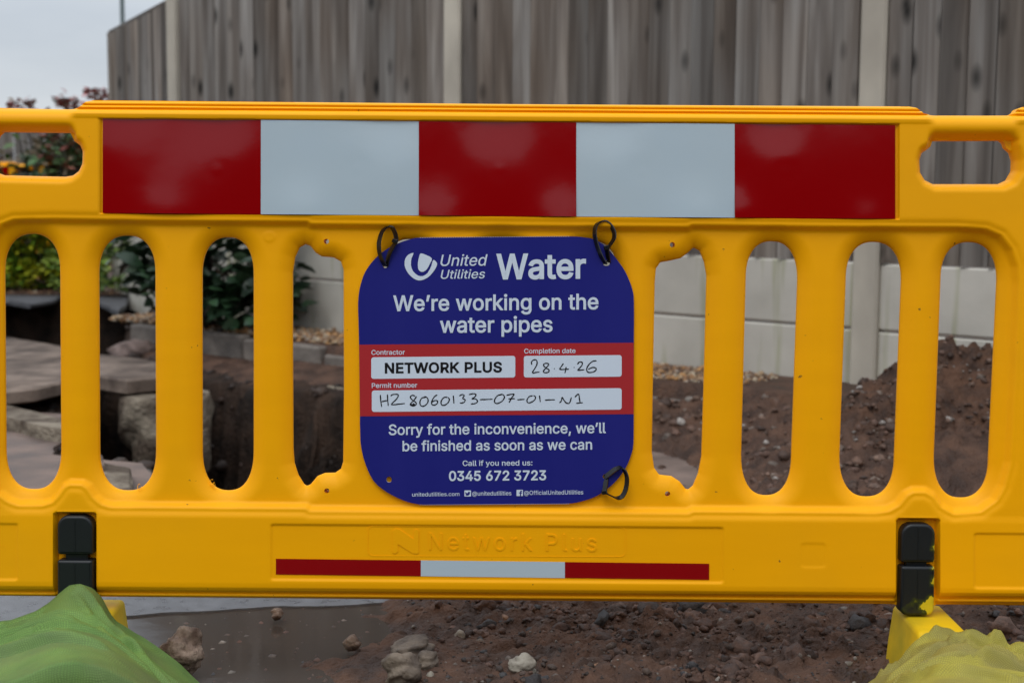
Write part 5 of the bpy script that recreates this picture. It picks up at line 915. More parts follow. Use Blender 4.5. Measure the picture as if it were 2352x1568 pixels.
# ------------------------------------------------------------------ gravel strip with its stone edging
def tint(c, a, b):
    k = rnd.uniform(a, b); return [v * k for v in c]
def scatter(name, n, place, sizes, colors, label, sub=1, sink=.55, flat=(.5, .85), rough=.6, kind='stuff', cat=None):
    mb = MB(); bases = [stone((0, 0, 0), 1, sub, rough, 1, s, (1, 1, 1)) for s in range(10)]
    P = place(n); V_all = []; F_all = []; C_all = []; nv = len(bases[0][0]); Fb = np.array(bases[0][1])
    for i, p in enumerate(P):
        b = bases[i % 10][0]; r = sizes(i); a = rnd.uniform(0, 6.28); ca, sa = math.cos(a), math.sin(a)
        v = b * np.array([r, r * rnd.uniform(.6, .95), r * rnd.uniform(*flat)])
        v = v @ np.array([[ca, sa, 0], [-sa, ca, 0], [0, 0, 1]]); V_all.append(v + p + np.array([0, 0, r * (.5 - sink)])); F_all.append(Fb + i * nv)
        c = colors(i); C_all.append(np.tile([*c, 1.0], (nv, 1)))
    o = obj(name, np.concatenate(V_all), np.concatenate(F_all), M['stones'], sharp=None, smooth=False)
    a = o.data.color_attributes.new('Col', 'FLOAT_COLOR', 'POINT'); a.data.foreach_set('color', np.concatenate(C_all).astype(np.float32).ravel())
    return tag(o, label, cat, kind=kind)
def along(s, f): return P1 + dF * s + nF * f
def place_gravel(n):
    s = rng.uniform(-1.2, 3.95, n); f = rng.uniform(.05, .40, n); q_ = P1 + s[:, None] * dF + f[:, None] * nF
    return np.stack([q_[:, 0], q_[:, 1], .172 + rng.uniform(-.004, .014, n) - np.where(s < .3, .03, 0)], 1)
GP = [(.40, .22, .10), (.48, .33, .19), (.30, .16, .08), (.52, .42, .30), (.22, .14, .09), (.55, .30, .12), (.36, .30, .24)]
scatter('gravel', 6500, place_gravel, lambda i: rnd.uniform(.008, .017), lambda i: tint(GP[i % 7], .7, 1.15), 'orange and tan pea gravel along the foot of the fence')
def place_g2(n):
    return np.stack([rng.uniform(-4.4, -2.1, n), rng.uniform(8.75, 9.4, n), rng.uniform(.15, .17, n)], 1)
scatter('gravel', 1500, place_g2, lambda i: rnd.uniform(.01, .02), lambda i: tint(GP[i % 7], .6, 1.0), 'dull gravel at the foot of the yellow green bush')
M['edging'] = mat('weathered_edging_stone', (.20, .17, .145), .8, .35, col2=(.10, .085, .075), nscale=9, ndetail=7, bump=.7, bscale=60, bdist=.005, random_tint=.15)
edge = empty('garden_edging', (*along(2.4, .44), 0), 'low row of grey concrete edging stones between the orange gravel and the pit', 'edging')
s = -1.0; k = 0
while s < 3.45:
    ln = .42 + .1 * rnd.random(); c = along(s + ln / 2, .435 + rnd.uniform(-.01, .012)); zt = (.168 if s > 2.2 else .13) + rnd.uniform(-.008, .008)
    V, F = obox(c, dF, ln / 2 - .006, .03, -.12, zt, .009); V += np.array([0, 0, 1.0]) * (.01 * (rnd.random() - .5)) * ((V[:, :2] - c) @ dF)[:, None]
    obj('edging_stone', V, F, M['edging'], edge, smooth=False); s += ln; k += 1

# ------------------------------------------------------------------ broken slabs by the trench
def slab(name, poly, z, th, m, label, cat, tilt=(0, 0), world=False, group=None, seed=0, jag=.012):
    P = gp(np.array([p[0] for p in poly], float), np.array([p[1] for p in poly], float), z)[:, :2] if not world else np.array(poly, float)
    # break the edges up a little
    Q = []
    for i in range(len(P)):
        a, b = P[i], P[(i + 1) % len(P)]; n = max(1, int(np.linalg.norm(b - a) / .06))
        for j in range(n):
            p = a + (b - a) * j / n; nrm = np.array([b[1] - a[1], a[0] - b[0]]); nrm /= np.linalg.norm(nrm) + 1e-9
            Q.append(p + nrm * jag * float(fbm(np.array(p[0] * 9), np.array(p[1] * 9 + seed), 3, seed)))
    Q = np.array(Q); c = Q.mean(0); n = len(Q)
    inn = c + (Q - c) * (1 - .012 / np.linalg.norm(Q - c, axis=1)[:, None])
    def lev(R, dz): return np.column_stack([R, z + dz + (R - c) @ np.array(tilt)])
    low = c + (Q - c) * (1 - .02 / np.linalg.norm(Q - c, axis=1)[:, None])
    V = np.concatenate([lev(inn, 0), lev(Q, -.008), lev(Q, -th + .008), lev(low, -th)])
    F = [tuple(range(n))] + [(i + k * n, (i + 1) % n + k * n, (i + 1) % n + (k + 1) * n, i + (k + 1) * n)[::-1] for k in range(3) for i in range(n)] + [tuple(range(4 * n - 1, 3 * n - 1, -1))]
    V = V.copy()
    import bmesh
    bm = bmesh.new(); vs = [bm.verts.new(v) for v in V]
    for f in F:
        try: bm.faces.new([vs[i] for i in f])
        except ValueError: pass
    bmesh.ops.recalc_face_normals(bm, faces=bm.faces); bm.verts.index_update()
    F = [[v.index for v in f.verts] for f in bm.faces]; V = np.array([v.co[:] for v in bm.verts]); bm.free()
    return tag(obj(name, V, F, m, sharp=35), label, cat, group)
G = 'broken slabs beside the trench'
slab('paving_slab', [(-230, 770), (30, 776), (140, 793), (196, 808), (182, 850), (140, 878), (80, 890), (20, 897), (-230, 905)], .10, .055, M['slab'], 'wide pinkish grey slab overhanging the trench, far left behind the bars', 'slab', group=G, seed=3)
slab('paving_slab', [(200, 812), (262, 816), (330, 824), (398, 836), (420, 850), (395, 863), (330, 868), (290, 872), (250, 866), (205, 858)], .105, .062, M['slab'], 'tan slab resting on the block of old concrete', 'slab', group=G, seed=5)
slab('kerb_stone', [(-200, 880), (20, 928), (140, 962), (165, 975), (150, 985), (100, 980), (10, 955), (-200, 925)], .05, .07, M['lump'], 'long pale kerb stone lying at a slant below the wide slab', 'kerb', group=None, seed=6)
slab('concrete_block', [(190, 1062), (240, 1062), (300, 1072), (304, 1130), (302, 1150), (190, 1150)], .035, .10, M['lump'], 'squared pale concrete block beside the foot of the trench', 'block', seed=8, jag=.006)
slab('concrete_block', [(190, 1040), (238, 1042), (240, 1062), (190, 1064)], .06, .10, M['slab'], 'small pinkish block just behind the pale squared block', 'block', seed=9, jag=.006)
slab('tarmac_slab', [(-260, 652), (60, 655), (142, 657), (150, 672), (122, 690), (70, 697), (20, 690), (-60, 690), (-260, 688)], .165, .03, M['greyslab'], 'dark tarmac slab overhanging the far side of the trench below the yellow bush', 'slab', group=G, seed=11)
slab('tarmac_slab', [(196, 662), (260, 666), (299, 670), (293, 694), (272, 716), (250, 704), (222, 692), (196, 686)], .165, .03, M['greyslab'], 'dark tarmac slab with a pointed corner left of the evergreen shrub', 'slab', group=G, seed=12)
slab('kerb_stone', [(740, 858), (800, 862), (870, 872), (860, 900), (790, 892), (745, 886)], .06, .09, M['lump'], 'short grey kerb piece fallen on the pit edge just left of the notice', 'kerb', seed=14)
# lump of old concrete under the tan slab
V, F = stone((0, 0, 0), 1, 4, .22, 1, 4, (.175, .15, .29), 1.5)
c = yp(np.array(385.0), np.array(960.0), 5.5); V = V + c; V[:, 2] = np.minimum(V[:, 2], .04)
tag(obj('concrete_lump', V, F, M['lump'], smooth=True), 'rough upright lump of old concrete under the tan slab', 'concrete')
V, F = stone((0, 0, 0), 1, 3, .35, 1, 6, (.11, .06, .05), 1.5)
c = yp(np.array(308.0), np.array(808.0), 6.6); V = V + c
M['rockpink'] = mat('pinkish_rubble', (.26, .19, .165), .8, .35, col2=(.12, .085, .075), nscale=20, ndetail=8, bump=.9, bscale=90, bdist=.006)
tag(obj('rock', V, F, M['rockpink']), 'pinkish broken stone in the dark trench behind the tan slab', 'rock')

# ------------------------------------------------------------------ mound of soil on the right
X, Y = np.meshgrid(np.arange(.3, 2.9, .009), np.arange(3.25, 5.0, .009))
def heap(X, Y):
    c = 0.33 * np.exp(-(((X - 1.72) / .62) ** 2 + ((Y - 4.25) / .42) ** 2) ** 1.1) + .16 * np.exp(-(((X - 1.18) / .30) ** 2 + ((Y - 4.18) / .30) ** 2)) + .03 * np.exp(-(((X - .78) / .32) ** 2 + ((Y - 3.95) / .3) ** 2))
    e = ss(.02, .12, c)
    r = .05 * fbm(X * 6, Y * 6, 3, 41) + .055 * np.abs(fbm(X * 13, Y * 13, 3, 42)) + .030 * np.abs(fbm(X * 34, Y * 34, 3, 44)) + .010 * fbm(X * 90, Y * 90, 2, 45)
    return c * (1 + .25 * fbm(X * 3, Y * 3, 2, 40)) + r * e - .03
HZ = heap(X, Y); e = np.minimum.reduce([X - .3, 2.88 - X, Y - 3.25, 4.99 - Y]); HZ = np.where(e < .02, -.05, HZ)
hk = ((HZ > -.028)[:-1, :-1] | (HZ > -.028)[1:, 1:])
Fh = grid_faces(X.shape[1], X.shape[0], hk); Vh = np.stack([X, Y, HZ], -1).reshape(-1, 3); u_, inv = np.unique(Fh, return_inverse=True)
tag(obj('soil_heap', Vh[u_], inv.reshape(Fh.shape), M['heap']), 'heap of dug brown soil on the right in front of the fence', 'soil heap')
def place_heap(n):
    x = rng.uniform(.45, 2.4, n * 2); y = rng.uniform(3.4, 4.5, n * 2); z = heap(x, y); k = z > ground_z(x, y) - .01
    return np.stack([x, y, z], 1)[k][:n]
SC = [(.17, .13, .105), (.12, .068, .046), (.15, .085, .06), (.18, .115, .085), (.10, .058, .04), (.32, .29, .265), (.075, .045, .033), (.14, .08, .058), (.09, .053, .038)]
scatter('rubble', 2400, place_heap, lambda i: rnd.uniform(.004, .010) if i % 9 else rnd.uniform(.010, .020), lambda i: tint(SC[(i * 7 + i // 9) % 9], .7, 1.2), 'clods and bits of stone strewn over the soil heap')
def place_mid(n):
    x = rng.uniform(.0, 1.1, n); y = rng.uniform(3.4, 5.7, n); f = fd(x, y); k = (f > .47) & ~((x > .1) & (x < .66) & (y > 3.6) & (y < 4.5)); x, y = x[k], y[k]
    return np.stack([x, y, np.maximum(ground_z(x, y), heap(x, y))], 1)
scatter('rubble', 1500, place_mid, lambda i: rnd.uniform(.006, .015) if i % 6 else rnd.uniform(.015, .026), lambda i: tint(SC[(i * 5 + i // 9) % 9], .8, 1.4), 'pale stones and clods in the soil beyond the right hand bars', sub=2)
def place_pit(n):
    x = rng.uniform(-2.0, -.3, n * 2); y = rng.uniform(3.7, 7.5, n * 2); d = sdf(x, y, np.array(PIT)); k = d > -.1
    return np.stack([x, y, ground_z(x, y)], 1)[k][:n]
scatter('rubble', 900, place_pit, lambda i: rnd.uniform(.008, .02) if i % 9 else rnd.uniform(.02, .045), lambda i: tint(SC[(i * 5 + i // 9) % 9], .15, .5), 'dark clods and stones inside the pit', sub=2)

# ------------------------------------------------------------------ foreground stones and clods
SF = [(.12, .066, .046), (.10, .055, .04), (.14, .078, .056), (.055, .04, .033), (.11, .075, .058), (.06, .058, .06), (.09, .06, .046), (.20, .16, .135), (.075, .05, .04), (.14, .075, .055), (.08, .053, .04), (.26, .23, .20)]
def place_front(n):
    px = rng.uniform(930, 2420, n); py = rng.uniform(1340, 1640, n); g = gp(px, py, .01)
    z = ground_z(g[:, 0], g[:, 1]); return np.stack([g[:, 0], g[:, 1], z], 1)
scatter('rubble', 3200, place_front, lambda i: min(.010, .0019 * (1 / max(.03, rnd.random())) ** .55), lambda i: tint(SF[(i * 5 + i // 12) % 12], .6, 1.2), 'small clods and grit on the wet soil under the barrier', sub=1)
def place_clod(n):
    px = 1000 + 1420 * rng.uniform(0, 1, n) ** .75; py = rng.uniform(1340, 1640, n); g = gp(px, py, .01)
    k = fbm(g[:, 0] * 6, g[:, 1] * 6, 3, 77) > -.05; g = g[k]
    return np.stack([g[:, 0], g[:, 1], ground_z(g[:, 0], g[:, 1])], 1)
CL = [(.115, .062, .043), (.085, .046, .033), (.13, .072, .052), (.065, .036, .026), (.10, .055, .039), (.15, .088, .064), (.055, .050, .052)]
scatter('clods', 2600, place_clod, lambda i: rnd.uniform(.004, .010) if i % 6 else rnd.uniform(.010, .024), lambda i: tint(CL[(i * 5 + i // 7) % 7], .7, 1.15), 'crumbled brown clods on the wet soil at the front', sub=2, rough=.9, sink=.6)
def place_pud(n):
    px = rng.uniform(300, 1020, n); py = 1385 + 200 * rng.uniform(0, 1, n) ** .8; px = px + (1 - (py - 1385) / 200) * 0; g = gp(px, py, -.009)
    return np.stack([g[:, 0], g[:, 1], g[:, 2] - .004], 1)
scatter('grit', 800, place_pud, lambda i: rnd.uniform(.002, .0055) if i % 6 else rnd.uniform(.005, .011), lambda i: tint(SF[(i * 5 + i // 12) % 12], .8, 1.6), 'bits of grit poking out of the puddle', sub=1)
M['rock1'] = mat('pitted_tan_rock', (.30, .215, .16), .75, .35, col2=(.09, .05, .032), nscale=28, ndetail=8, lo=.4, hi=.6, bump=1, bscale=130, bdetail=8, bdist=.006)
M['rock2'] = mat('grey_brown_rock', (.20, .155, .115), .65, .4, col2=(.06, .042, .032), nscale=22, ndetail=8, lo=.4, hi=.62, bump=.8, bscale=150, bdetail=8, bdist=.004)
M['rock3'] = mat('pale_stone', (.32, .285, .23), .65, .4, col2=(.12, .09, .065), nscale=30, ndetail=8, lo=.4, hi=.65, bump=.8, bscale=150, bdist=.003)
M['rock4'] = mat('orange_brown_stone', (.26, .14, .075), .6, .45, col2=(.12, .07, .05), nscale=30, ndetail=8, bump=.8, bscale=150, bdist=.003)
def rock(cx_, cy_, wpx, hpx, m, label, seed, flat=.7, rough=.3, z=0.0, sub=4):
    """cx_: centre, cy_: base line, in picture measures; sits on the ground there"""
    g = gp(np.array(float(cx_)), np.array(float(cy_) - 3), z); D = g[1]; r = wpx * D / FOC / 2
    V, F = stone((0, 0, 0), 1, sub, rough, 1, seed, (1, .85, 1), 1.1); V = V * np.array([r, r, hpx / wpx * r * 1.1])
    V[:, 2] -= V[:, 2].min() * .85; V = V + np.array([g[0], g[1] + r * .6, z - .002])
    return tag(obj('rock', V, F, m), label, 'rock')
rock(415, 1556, 98, 92, M['rock1'], 'knobbly pitted tan rock standing in the puddle next to the green sandbag', 3, rough=.5)
rock(808, 1497, 40, 30, M['rock1'], 'small brown rock lying alone in the middle of the puddle', 8, rough=.45)
rock(950, 1518, 112, 44, M['rock2'], 'flat grey brown rock at the puddle edge, topmost of the group of four', 12, rough=.35)
rock(925, 1585, 98, 78, M['rock2'], 'big rounded brown rock at the bottom edge in front of the flat grey one', 15, rough=.32)
rock(983, 1548, 52, 46, M['rock2'], 'small lumpy rock wedged right of the big rounded brown one', 19, rough=.4)
rock(988, 1568, 24, 26, M['rock3'], 'tiny smooth grey pebble at the foot of the big rounded brown rock', 21, rough=.12, sub=3)
rock(1203, 1562, 58, 44, M['rock3'], 'pale angular stone on the soil at the bottom of the picture', 24, rough=.5)
rock(1514, 1428, 46, 30, M['rock3'], 'pale stone just under the lower rail right of centre', 27, rough=.35)
rock(1100, 1497, 30, 30, M['rock2'], 'smooth greenish grey stone set upright in the soil', 30, rough=.15, sub=3)
rock(1144, 1497, 32, 18, M['rock4'], 'flat orange stone beside the greenish grey stone', 33, rough=.2, sub=3)
rock(1238, 1416, 34, 26, M['rock3'], 'pale stone just under the lower rail below the white strip', 36, rough=.35, sub=3)
rock(1001, 1410, 34, 20, M['rock2'], 'flat stone at the puddle edge just under the lower rail', 39, rough=.3, sub=3)
rock(1160, 1448, 44, 34, M['rock4'], 'dark brown clod standing in the wet soil', 42, rough=.5, sub=3)
rock(635, 1424, 34, 24, M['rock1'], 'small tan stone at the far edge of the puddle', 45, rough=.45, sub=3)
rock(1389, 1480, 20, 16, M['rock3'], 'little whitish stone on bare mud right of centre', 48, rough=.3, sub=3)
rock(1500, 1478, 26, 20, M['rock3'], 'whitish pebble on the mud below the right hand rail', 51, rough=.3, sub=3)
rock(1056, 1478, 24, 26, M['rock3'], 'narrow pale stone between the puddle rocks and the soil', 54, rough=.4, sub=3)
rock(1490, 1535, 40, 30, M['rock2'], 'brown stone half sunk near the bottom edge right of centre', 57, rough=.4, sub=3)
rock(1361, 1560, 50, 36, M['rock4'], 'reddish brown clod at the bottom edge right of the pale angular stone', 60, rough=.5, sub=3)
V, F = tube([tuple(gp(np.array(1146.0), np.array(1436.0), .012)), tuple(gp(np.array(1165.0), np.array(1428.0), .02)), tuple(gp(np.array(1178.0), np.array(1414.0), .02))], [.003, .004, .003], 7)
M['twig'] = mat('dark_wet_twig', (.03, .02, .017), .6, .4, bump=.5)
tag(obj('twig', V, F, M['twig']), 'short dark twig on the soil under the white strip', 'twig')

# ------------------------------------------------------------------ plants
def leaf_mesh(fold=.25, n=4):
    V = []; F = []
    for i in range(n + 1):
        t = i / n; wd = math.sin(math.pi * min(1, t * .95 + .02)) ** .8 * .28; z = -.25 * t * t
        V += [(-wd, t, z + fold * wd), (0, t, z), (wd, t, z + fold * wd)]
    for i in range(n):
        a = i * 3; F += [(a, a + 1, a + 4, a + 3), (a + 1, a + 2, a + 5, a + 4)]
    return np.array(V), np.array(F)
LV, LF = leaf_mesh()
def rotm(az, el, roll):
    return np.array((Matrix.Rotation(az, 3, 'Z') @ Matrix.Rotation(el, 3, 'X') @ Matrix.Rotation(roll, 3, 'Y')))
def foliage(name, centers, n, size, cols, m, parent, lv=None):
    V0, F0 = (LV, LF) if lv is None else lv; V = []; F = []; C = []
    for i in range(n):
        c, rr = centers[i % len(centers)]; d = rng.normal(size=3); d /= np.linalg.norm(d); k = rng.uniform(.35, 1) ** .5
        p = np.array(c) + d * np.array(rr) * k
        az = math.atan2(d[1], d[0]) - math.pi / 2 + rng.normal() * .7; el = rng.uniform(-.3, 1.0)
        s = size * rng.uniform(.6, 1.25)
        V.append(V0 * s @ rotm(az, el, rng.normal() * .6).T + p); F.append(F0 + i * len(V0)); c_ = np.array(cols[rng.integers(len(cols))]) * rng.uniform(.7, 1.25); C.append(np.tile([*c_, 1], (len(V0), 1)))
    o = obj(name, np.concatenate(V), np.concatenate(F), m, parent)
    a = o.data.color_attributes.new('Col', 'FLOAT_COLOR', 'POINT'); a.data.foreach_set('color', np.concatenate(C).astype(np.float32).ravel()); o['kind'] = 'stuff'
    return o
def stems(parent, base, tips, r=.008, m=None):
    mb = MB()
    for t in tips:
        a = np.array(base) + rng.normal(size=3) * .02 * np.array([1, 1, 0]); b = np.array(t); mid_ = (a + b) / 2 + rng.normal(size=3) * .04
        P = catmull([a, mid_, b], 4, False); V, F = tube(P, np.linspace(r, r * .35, len(P)), 6); mb.add(V, F)
    mb.build('stem', m or M['twig'], parent)
# yellow green conifer like bush
c0 = (-3.02, 9.25, .15)
b = empty('bush', c0, 'bushy yellow green shrub behind the dark tarmac slab at the far left', 'bush')
tips = [(c0[0] + rng.uniform(-.5, .5), c0[1] + rng.uniform(-.3, .3), rng.uniform(.4, .8)) for _ in range(16)]; stems(b, c0, tips)
cen = [((c0[0] + rng.uniform(-1.15, .28), c0[1] + rng.uniform(-.3, .3), rng.uniform(.22, .74)), (.14, .14, .10)) for _ in range(84)]
foliage('foliage', cen, 15000, .052, [(.44, .46, .02), (.32, .40, .018), (.56, .54, .03), (.16, .27, .015), (.08, .15, .012)], M['leaf'], b)
# photinia with red tips
c0 = (-3.06, 9.75, .15)
b = empty('bush', c0, 'dark bush with red young shoots rising behind the left end of the barrier', 'bush')
tips = []
for px_, py_ in ((50, 238), (150, 226), (168, 236), (222, 212), (235, 220), (100, 262), (30, 262)): tips.append(tuple(yp(np.array(float(px_)), np.array(float(py_)), 9.75)))
stems(b, c0, tips, .012)
cen = [((t[0], t[1], t[2] - .02), (.075, .08, .05)) for t in tips]
foliage('foliage', cen, 330, .05, [(.34, .08, .08), (.28, .10, .09), (.20, .14, .10), (.38, .16, .14)], M['leaf'], b)
cen = [((rng.uniform(-3.35, -2.72), 9.75 + rng.uniform(-.22, .22), rng.uniform(.5, 1.22)), (.17, .18, .14)) for _ in range(40)]
foliage('foliage', cen, 1900, .07, [(.07, .14, .05), (.11, .18, .06), (.26, .08, .06), (.05, .09, .03), (.18, .13, .08)], M['leaf'], b)
# small light green plants beside the tarmac slab
c0 = (-2.35, 8.62, .16)
b = empty('plant', c0, 'light green low plant between the tarmac slab and the fence boards', 'plant')
stems(b, c0, [(c0[0] + rng.uniform(-.12, .15), c0[1] + rng.uniform(-.1, .1), rng.uniform(.3, .6)) for _ in range(6)], .004)
foliage('foliage', [((c0[0] + rng.uniform(-.14, .16), c0[1] + rng.uniform(-.08, .08), rng.uniform(.22, .62)), (.05, .05, .05)) for _ in range(16)], 420, .05, [(.10, .17, .03), (.16, .24, .03), (.05, .09, .02)], M['leaf'], b)
c0 = (-2.62, 8.85, .16)
b = empty('plant', c0, 'lime green low plant at the right foot of the yellow green shrub', 'plant')
stems(b, c0, [(c0[0] + rng.uniform(-.12, .12), c0[1] + rng.uniform(-.1, .1), rng.uniform(.25, .4)) for _ in range(5)], .004)
foliage('foliage', [((c0[0] - .08 + rng.uniform(-.14, .12), c0[1] + rng.uniform(-.08, .08), rng.uniform(.2, .38)), (.06, .05, .05)) for _ in range(14)], 420, .055, [(.22, .32, .04), (.15, .24, .04), (.28, .36, .06)], M['leaf'], b)
# dark evergreen with big single leaves
M['bigleaf'] = mat('dark_evergreen_leaf', (.015, .038, .018), .36, .45, col2=(.025, .056, .023), nscale=14, random_tint=.45)
c0 = np.array([-1.42, 6.72, .15])
b = empty('evergreen_shrub', tuple(c0), 'dark evergreen shrub with large glossy leaves against the concrete boards', 'shrub')
cs_ = []
for k in range(26):
    px_ = rng.uniform(330, 640); py_ = rng.uniform(520, 700); cs_.append(yp(np.array(px_), np.array(py_), 6.5 + rng.uniform(-.12, .25)))
cs_ += [yp(np.array(678.0), np.array(640.0), 6.55), yp(np.array(672.0), np.array(690.0), 6.5), yp(np.array(330.0), np.array(585.0), 6.8), yp(np.array(525.0), np.array(735.0), 6.35)]
stems(b, c0, [tuple(c) for c in cs_[::1]], .008)
meL = raw_mesh('big_leaf', LV * .105, LF, True); meL.materials.append(M['bigleaf'])
binv = np.array(c0)
k = 0
for c in cs_:
    for j in range(9 if k < 234 else 8):
        az = rng.uniform(0, 6.28); R3 = Matrix.Rotation(az, 4, 'Z') @ Matrix.Rotation(rng.uniform(-.5, .7), 4, 'X') @ Matrix.Rotation(rng.normal() * .5, 4, 'Y')
        sc_ = rng.uniform(.6, 1.25); p = c + rng.normal(size=3) * .045 - binv
        o = bpy.data.objects.new('large_leaf', meL); o.matrix_basis = Matrix.Translation(Vector(p)) @ R3 @ Matrix.Scale(sc_, 4); link(o, b); k += 1
cen = [((c[0], c[1] + .06, c[2] - .03), (.09, .07, .09)) for c in cs_[:26]]
foliage('inner_foliage', cen, 900, .08, [(.02, .045, .02), (.03, .06, .025), (.012, .028, .012)], M['leaf'], b)

# unseen dark foliage added behind the camera so the glossy film mirrors something dark
hd = empty('added_hedge', (0, -6.5, 0), 'long dark bank of foliage added unseen behind the camera, mirrored dark in the red panels', 'added_hedge')
X, Z = np.meshgrid(np.linspace(-14, 14, 150), np.linspace(0, 1, 22)); tt = Z * math.pi
Yh = -6.5 + .55 * np.cos(tt) * 1.0 + .12 * fbm(X * 1.7, Z * 9, 4, 70); Zh = 2.55 * np.abs(np.sin(tt)) ** .35 + .10 * fbm(X * 2.2, Z * 5, 3, 71) * np.sin(tt)
M['added_hedge'] = mat('dark_added_hedge', (.03, .05, .018), .8, .2, col2=(.012, .02, .008), nscale=12, ndetail=6, bump=1, bscale=30, bdist=.03)
obj('foliage', np.stack([X, Yh, Zh], -1).reshape(-1, 3), grid_faces(150, 22), M['added_hedge'], hd)
mb = MB()
for k_ in range(14): V, F = tube([(-13 + k_ * 2, -6.5, 0), (-13 + k_ * 2, -6.5, 1.0)], .04, 6); mb.add(V, F)
mb.build('trunk', M['twig'], hd)['kind'] = 'stuff'

# ------------------------------------------------------------------ sandbags
def weave(name, c1, c2, dirt, sc=420):
    m = bpy.data.materials.new(name); m.use_nodes = True; t = m.node_tree; n = t.nodes; l = t.links; b = n['Principled BSDF']
    b.inputs['Roughness'].default_value = .62; b.inputs['Specular IOR Level'].default_value = .3
    uv = n.new('ShaderNodeUVMap'); uv.uv_map = 'weave'
    nd = n.new('ShaderNodeTexNoise'); nd.inputs['Scale'].default_value = 14; l.new(uv.outputs[0], nd.inputs[0])
    ad = n.new('ShaderNodeVectorMath'); ad.operation = 'MULTIPLY_ADD'; ad.inputs[1].default_value = (.03, .03, 0); l.new(nd.outputs['Color'], ad.inputs[0]); l.new(uv.outputs[0], ad.inputs[2])
    w1 = n.new('ShaderNodeTexWave'); w1.bands_direction = 'X'; w1.inputs['Scale'].default_value = sc / 6.28; w2 = n.new('ShaderNodeTexWave'); w2.bands_direction = 'Y'; w2.inputs['Scale'].default_value = sc / 6.28
    for w_ in (w1, w2): w_.inputs['Distortion'].default_value = .8; w_.inputs['Detail'].default_value = 1; l.new(ad.outputs[0], w_.inputs[0])
    mm = n.new('ShaderNodeMath'); mm.operation = 'MULTIPLY'; l.new(w1.outputs['Fac'], mm.inputs[0]); l.new(w2.outputs['Fac'], mm.inputs[1])
    n1 = n.new('ShaderNodeTexNoise'); n1.inputs['Scale'].default_value = 9; n1.inputs['Detail'].default_value = 6; l.new(uv.outputs[0], n1.inputs[0])
    r = n.new('ShaderNodeMapRange'); r.inputs['From Min'].default_value = .38; r.inputs['From Max'].default_value = .66; l.new(n1.outputs[0], r.inputs[0])
    x = n.new('ShaderNodeMix'); x.data_type = 'RGBA'; l.new(r.outputs[0], x.inputs['Factor']); x.inputs['A'].default_value = (*c1, 1); x.inputs['B'].default_value = (*c2, 1)
    n2 = n.new('ShaderNodeTexNoise'); n2.inputs['Scale'].default_value = 4; n2.inputs['Detail'].default_value = 7; l.new(uv.outputs[0], n2.inputs[0])
    r2 = n.new('ShaderNodeMapRange'); r2.inputs['From Min'].default_value = .45; r2.inputs['From Max'].default_value = .7; r2.inputs['To Max'].default_value = .45; l.new(n2.outputs[0], r2.inputs[0])
    y = n.new('ShaderNodeMix'); y.data_type = 'RGBA'; l.new(r2.outputs[0], y.inputs['Factor']); l.new(x.outputs['Result'], y.inputs['A']); y.inputs['B'].default_value = (*dirt, 1)
    r3 = n.new('ShaderNodeMapRange'); r3.inputs['To Min'].default_value = .72; r3.inputs['To Max'].default_value = 1.15; r3.inputs['From Max'].default_value = .6; l.new(mm.outputs[0], r3.inputs[0])
    z = n.new('ShaderNodeMix'); z.data_type = 'RGBA'; z.blend_type = 'MULTIPLY'; z.inputs['Factor'].default_value = 1; l.new(y.outputs['Result'], z.inputs['A']); l.new(r3.outputs[0], z.inputs['B'])
    l.new(z.outputs['Result'], b.inputs['Base Color'])
    bb = n.new('ShaderNodeBump'); bb.inputs['Strength'].default_value = .6; bb.inputs['Distance'].default_value = .0009; l.new(mm.outputs[0], bb.inputs['Height']); l.new(bb.outputs[0], b.inputs['Normal'])
    return m
M['gbag'] = weave('green_woven_bag', (.165, .29, .062), (.105, .205, .045), (.17, .17, .10), 560)
M['ybag'] = weave('yellow_woven_bag', (.42, .36, .05), (.31, .27, .06), (.20, .16, .08), 600)
